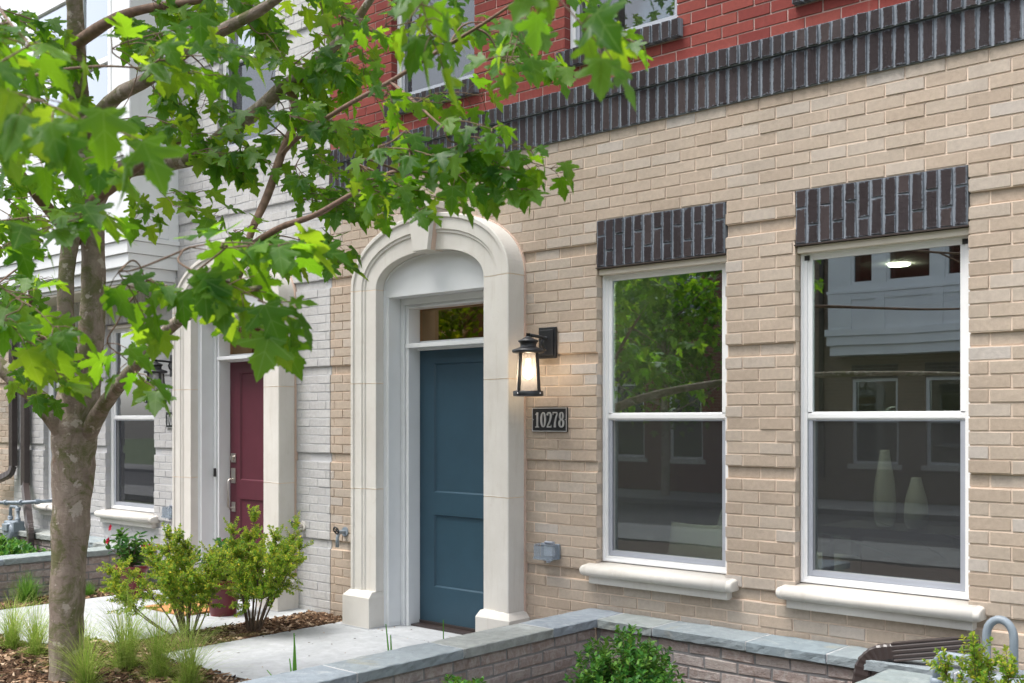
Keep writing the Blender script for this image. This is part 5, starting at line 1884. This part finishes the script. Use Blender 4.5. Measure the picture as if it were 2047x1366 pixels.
# leafy twigs: (u0, v0, u1, v1, depth0, depth1, twigs, leaf size)
REG = [(-110, -20, 20, 100, 2.0, 2.5, 3, .115), (-110, 120, -20, 220, 1.85, 2.1, 2, .13), (150, -10, 420, 110, 4.9, 5.6, 9, .14), (400, -20, 660, 130, 4.8, 5.3, 10, .14),
       (230, 150, 440, 280, 4.9, 5.5, 8, .135), (430, 120, 640, 280, 4.9, 5.3, 9, .135), (-30, 0, 95, 330, 5.2, 5.8, 13, .15), (210, 20, 330, 150, 3.0, 3.2, 3, .12), (-40, 300, 90, 440, 5.2, 5.7, 6, .14), (-40, 300, 60, 450, 2.5, 2.8, 2, .12),
       (-30, 490, 90, 640, 2.55, 2.85, 3, .125), (-40, 480, 110, 700, 5.0, 5.6, 7, .14), (10, 640, 80, 780, 5.2, 5.6, 3, .14), (215, 385, 380, 420, 5.4, 5.7, 3, .15), (380, 250, 590, 330, 5.0, 5.5, 6, .14), (440, 420, 620, 500, 4.85, 5.1, 6, .14),
       (340, 490, 450, 590, 2.5, 2.75, 4, .135), (230, 520, 320, 600, 2.7, 3.0, 2, .12), (190, 670, 230, 730, 2.95, 3.1, 1, .12), (560, 290, 700, 400, 4.7, 5.0, 6, .13), (660, 290, 800, 390, 3.45, 3.7, 6, .10), (700, 240, 940, 300, 3.4, 3.65, 8, .105), (880, 270, 980, 320, 3.4, 3.6, 3, .105),
       (680, 20, 930, 220, 3.4, 3.8, 9, .105), (920, 40, 1060, 150, 3.3, 3.6, 4, .105), (770, -110, 830, -50, 2.0, 2.2, 1, .12), (960, -80, 1040, -30, 1.9, 2.1, 1, .12), (560, 60, 740, 250, 4.7, 5.1, 7, .135),
       (1000, -60, 1150, 0, 2.8, 3.2, 2, .10)]
items = []
ctr = ray(200, 250, 4.8)
def petiole_leaf(p, d, side, size):
    down = Vector((0, 0, -1))
    outv = (d * random.uniform(.2, .8) + side * random.uniform(.5, 1.0)).normalized()
    pl = size * random.uniform(.45, .85)
    b = p + (outv + Vector((0, 0, random.uniform(-.2, .3)))).normalized() * pl
    tip = outv * random.uniform(.35, 1.0) + down * random.uniform(.25, 1.25) + Vector([random.gauss(0, .25) for _ in range(3)])
    up = Vector((random.gauss(0, .45), random.gauss(0, .45) - .25, 1.0)) + outv * .5
    bmx.tube([inv @ p, inv @ (p.lerp(b, .5) + Vector((0, 0, .006))), inv @ b], [.0016, .0013, .0012], 4)
    items.append((random.randrange(6), leaf_matrix(b, tip, up, size)))
for (u0, v0, u1, v1, d0, d1, nt, ls0) in REG:
    for k in range(nt):
        d = deep(random.uniform(d0, d1))
        ls = ls0 * (.72 if d < 4.2 else .75)
        ua, va = random.uniform(u0, u1), random.uniform(v0, v1)
        a = ray(ua, va, d)
        ang = random.gauss(.55, .5)
        ln = random.uniform(.14, .26)
        px = ln / d * F_PX
        b = ray(ua + px * math.cos(ang), va + px * math.sin(ang) * .7, d + random.uniform(-.12, .12))
        mid = (a + b) / 2
        # supporting twig back to the nearest limb
        q, r = min(NODES, key=lambda n: (n[0] - a).length)
        dist = (q - a).length
        c = q.lerp(a, .5) + Vector((0, 0, .03 * dist)) + Vector([random.gauss(0, .03) for _ in range(3)])
        path = [q, q.lerp(c, .6).lerp(c.lerp(a, .4), .4), c.lerp(a, .5), a, a.lerp(b, .5) + Vector((0, 0, .01)), b]
        rr = min(r, .0035 + .004 * dist)
        sm_, rs_ = [], []
        rads = [rr, rr * .9, rr * .75, max(.0022, rr * .5), .0018, .0012]
        for i in range(5):
            p0, p1, p2, p3 = path[max(i - 1, 0)], path[i], path[i + 1], path[min(i + 2, 5)]
            for kk in range(4):
                t = kk / 4
                sm_.append(.5 * ((2 * p1) + (p2 - p0) * t + (2 * p0 - 5 * p1 + 4 * p2 - p3) * t * t + (3 * p1 - p0 - 3 * p2 + p3) * t ** 3))
                rs_.append(rads[i] * (1 - t) + rads[i + 1] * t)
        sm_.append(b); rs_.append(.0012)
        bmx.tube([inv @ p for p in sm_], rs_, 5)
        if dist < .7: NODES.append((a, .003))
        td = (b - a).normalized()
        npair = max(2, int(ln / .046))
        for i in range(npair + 1):
            p = a.lerp(b, i / npair)
            sd = td.cross(Vector((random.gauss(0, .4), random.gauss(0, .4), 1))).normalized()
            for s in (-1, 1):
                if random.random() < .12: continue
                petiole_leaf(p, td, sd * s, ls * random.uniform(.68, 1.15))
        petiole_leaf(b, td, td, ls * random.uniform(.8, 1.1))
bmx.build('branches', M['twig'], tree)
# the 300 leaves that show largest are objects, the others one mesh
rank = []
for it in items:
    p = project(*it[1].translation)
    sc = it[1].to_scale()[0]
    if p and -60 < p[0] < 2100 and -60 < p[1] < 1400: rank.append((sc / p[2], it))
    else: rank.append((0, it))
rank.sort(key=lambda q: -q[0])
for _, (k, Mx) in rank[:300]:
    o = bpy.data.objects.new('leaf', LEAVES[k])
    COL.objects.link(o)
    o.parent = tree
    o.matrix_parent_inverse = Matrix.Identity(4)
    o.matrix_basis = inv @ Mx
rest = [(k, inv @ Mx) for _, (k, Mx) in rank[300:]]
# crown above the picture
n = 0
while n < 1500:
    q = Vector(rnd_dir(1)[0]) * (random.random() ** .4)
    p = Vector((-5.6 + q.x * 2.3, -2.7 + q.y * 1.9, 6.4 + q.z * 1.9))
    pr = project(*p)
    if pr and -150 < pr[0] < 2200 and pr[1] > -160: continue
    n += 1
    out = Vector((q.x, q.y, 0)).normalized()
    tip = out * random.uniform(.3, 1) + Vector((random.gauss(0, .4), random.gauss(0, .4), -random.uniform(.1, 1)))
    rest.append((random.randrange(6), inv @ leaf_matrix(p, tip, Vector((random.gauss(0, .4), random.gauss(0, .4), 1)), random.uniform(.09, .13))))
join_leaves(rest, 'foliage', tree)

# street trees on the other side, seen mirrored in the panes
def far_tree(x, y, h, r, nl, label):
    t = empty('maple_tree', (x, y, -.05))
    tag(t, label, 'tree', 'street maples')
    m = MB().tube([(0, 0, 0), (.02, 0, h * .3), (0, .03, h * .6), (.03, 0, h)], [.10, .085, .06, .02], 10)
    for k in range(12):
        a = k * 2.4
        z = h * (.35 + .05 * k)
        m.tube([(0, 0, z), (math.cos(a) * r * .4, math.sin(a) * r * .4, z + .3), (math.cos(a) * r * .85, math.sin(a) * r * .85, z + .7)], [.03, .018, .006], 6)
    m.build('trunk', M['bark'], t)
    its = []
    blobs = [(Vector(rnd_dir(1)[0]) * r * random.uniform(.3, .85), random.uniform(.35, .6) * r) for _ in range(22)]
    for k in range(nl):
        c, rr = random.choice(blobs)
        p = c + Vector(rnd_dir(1)[0]) * rr * random.random() ** .35
        p = Vector((p.x, p.y, p.z * 1.15 + h * .72))
        if p.z < 1.3: continue
        tip = Vector((random.gauss(0, .6), random.gauss(0, .6), -random.uniform(.1, 1)))
        its.append((random.randrange(6), leaf_matrix(p, tip, Vector((random.gauss(0, .5), random.gauss(0, .5), 1)), random.uniform(.11, .17))))
    join_leaves(its, 'crown', t)
    return t
far_tree(-12.4, -13.1, 4.6, 1.7, 2600, 'leafy maple across the street, mirrored in the left window')
far_tree(-18.2, -12.9, 5.0, 1.9, 1800, 'leafy maple further along across the street, mirrored in the transom')

# ------------------------------------------------------------------ dry leaf litter on the paving
def litter():
    P, D, N, L, W = [], [], [], [], []
    for k in range(110):
        x, y = RNG.uniform(-8.7, -4.3), RNG.uniform(-1.62, .02)
        if -6.86 < x < -6.36: continue
        P.append((x, y, .004)); D.append((*RNG.normal(0, 1, 2), .05)); N.append((*RNG.normal(0, .3, 2), 1.0))
        L.append(RNG.uniform(.008, .024)); W.append(RNG.uniform(.004, .011))
    V, Fc = leaf_quads(P, D, N, L, W)
    tag(mesh_np('leaf_litter', V, Fc, M['chips']), 'dry leaf bits and crumbs scattered on the concrete paths', 'litter', kind='stuff')
litter()
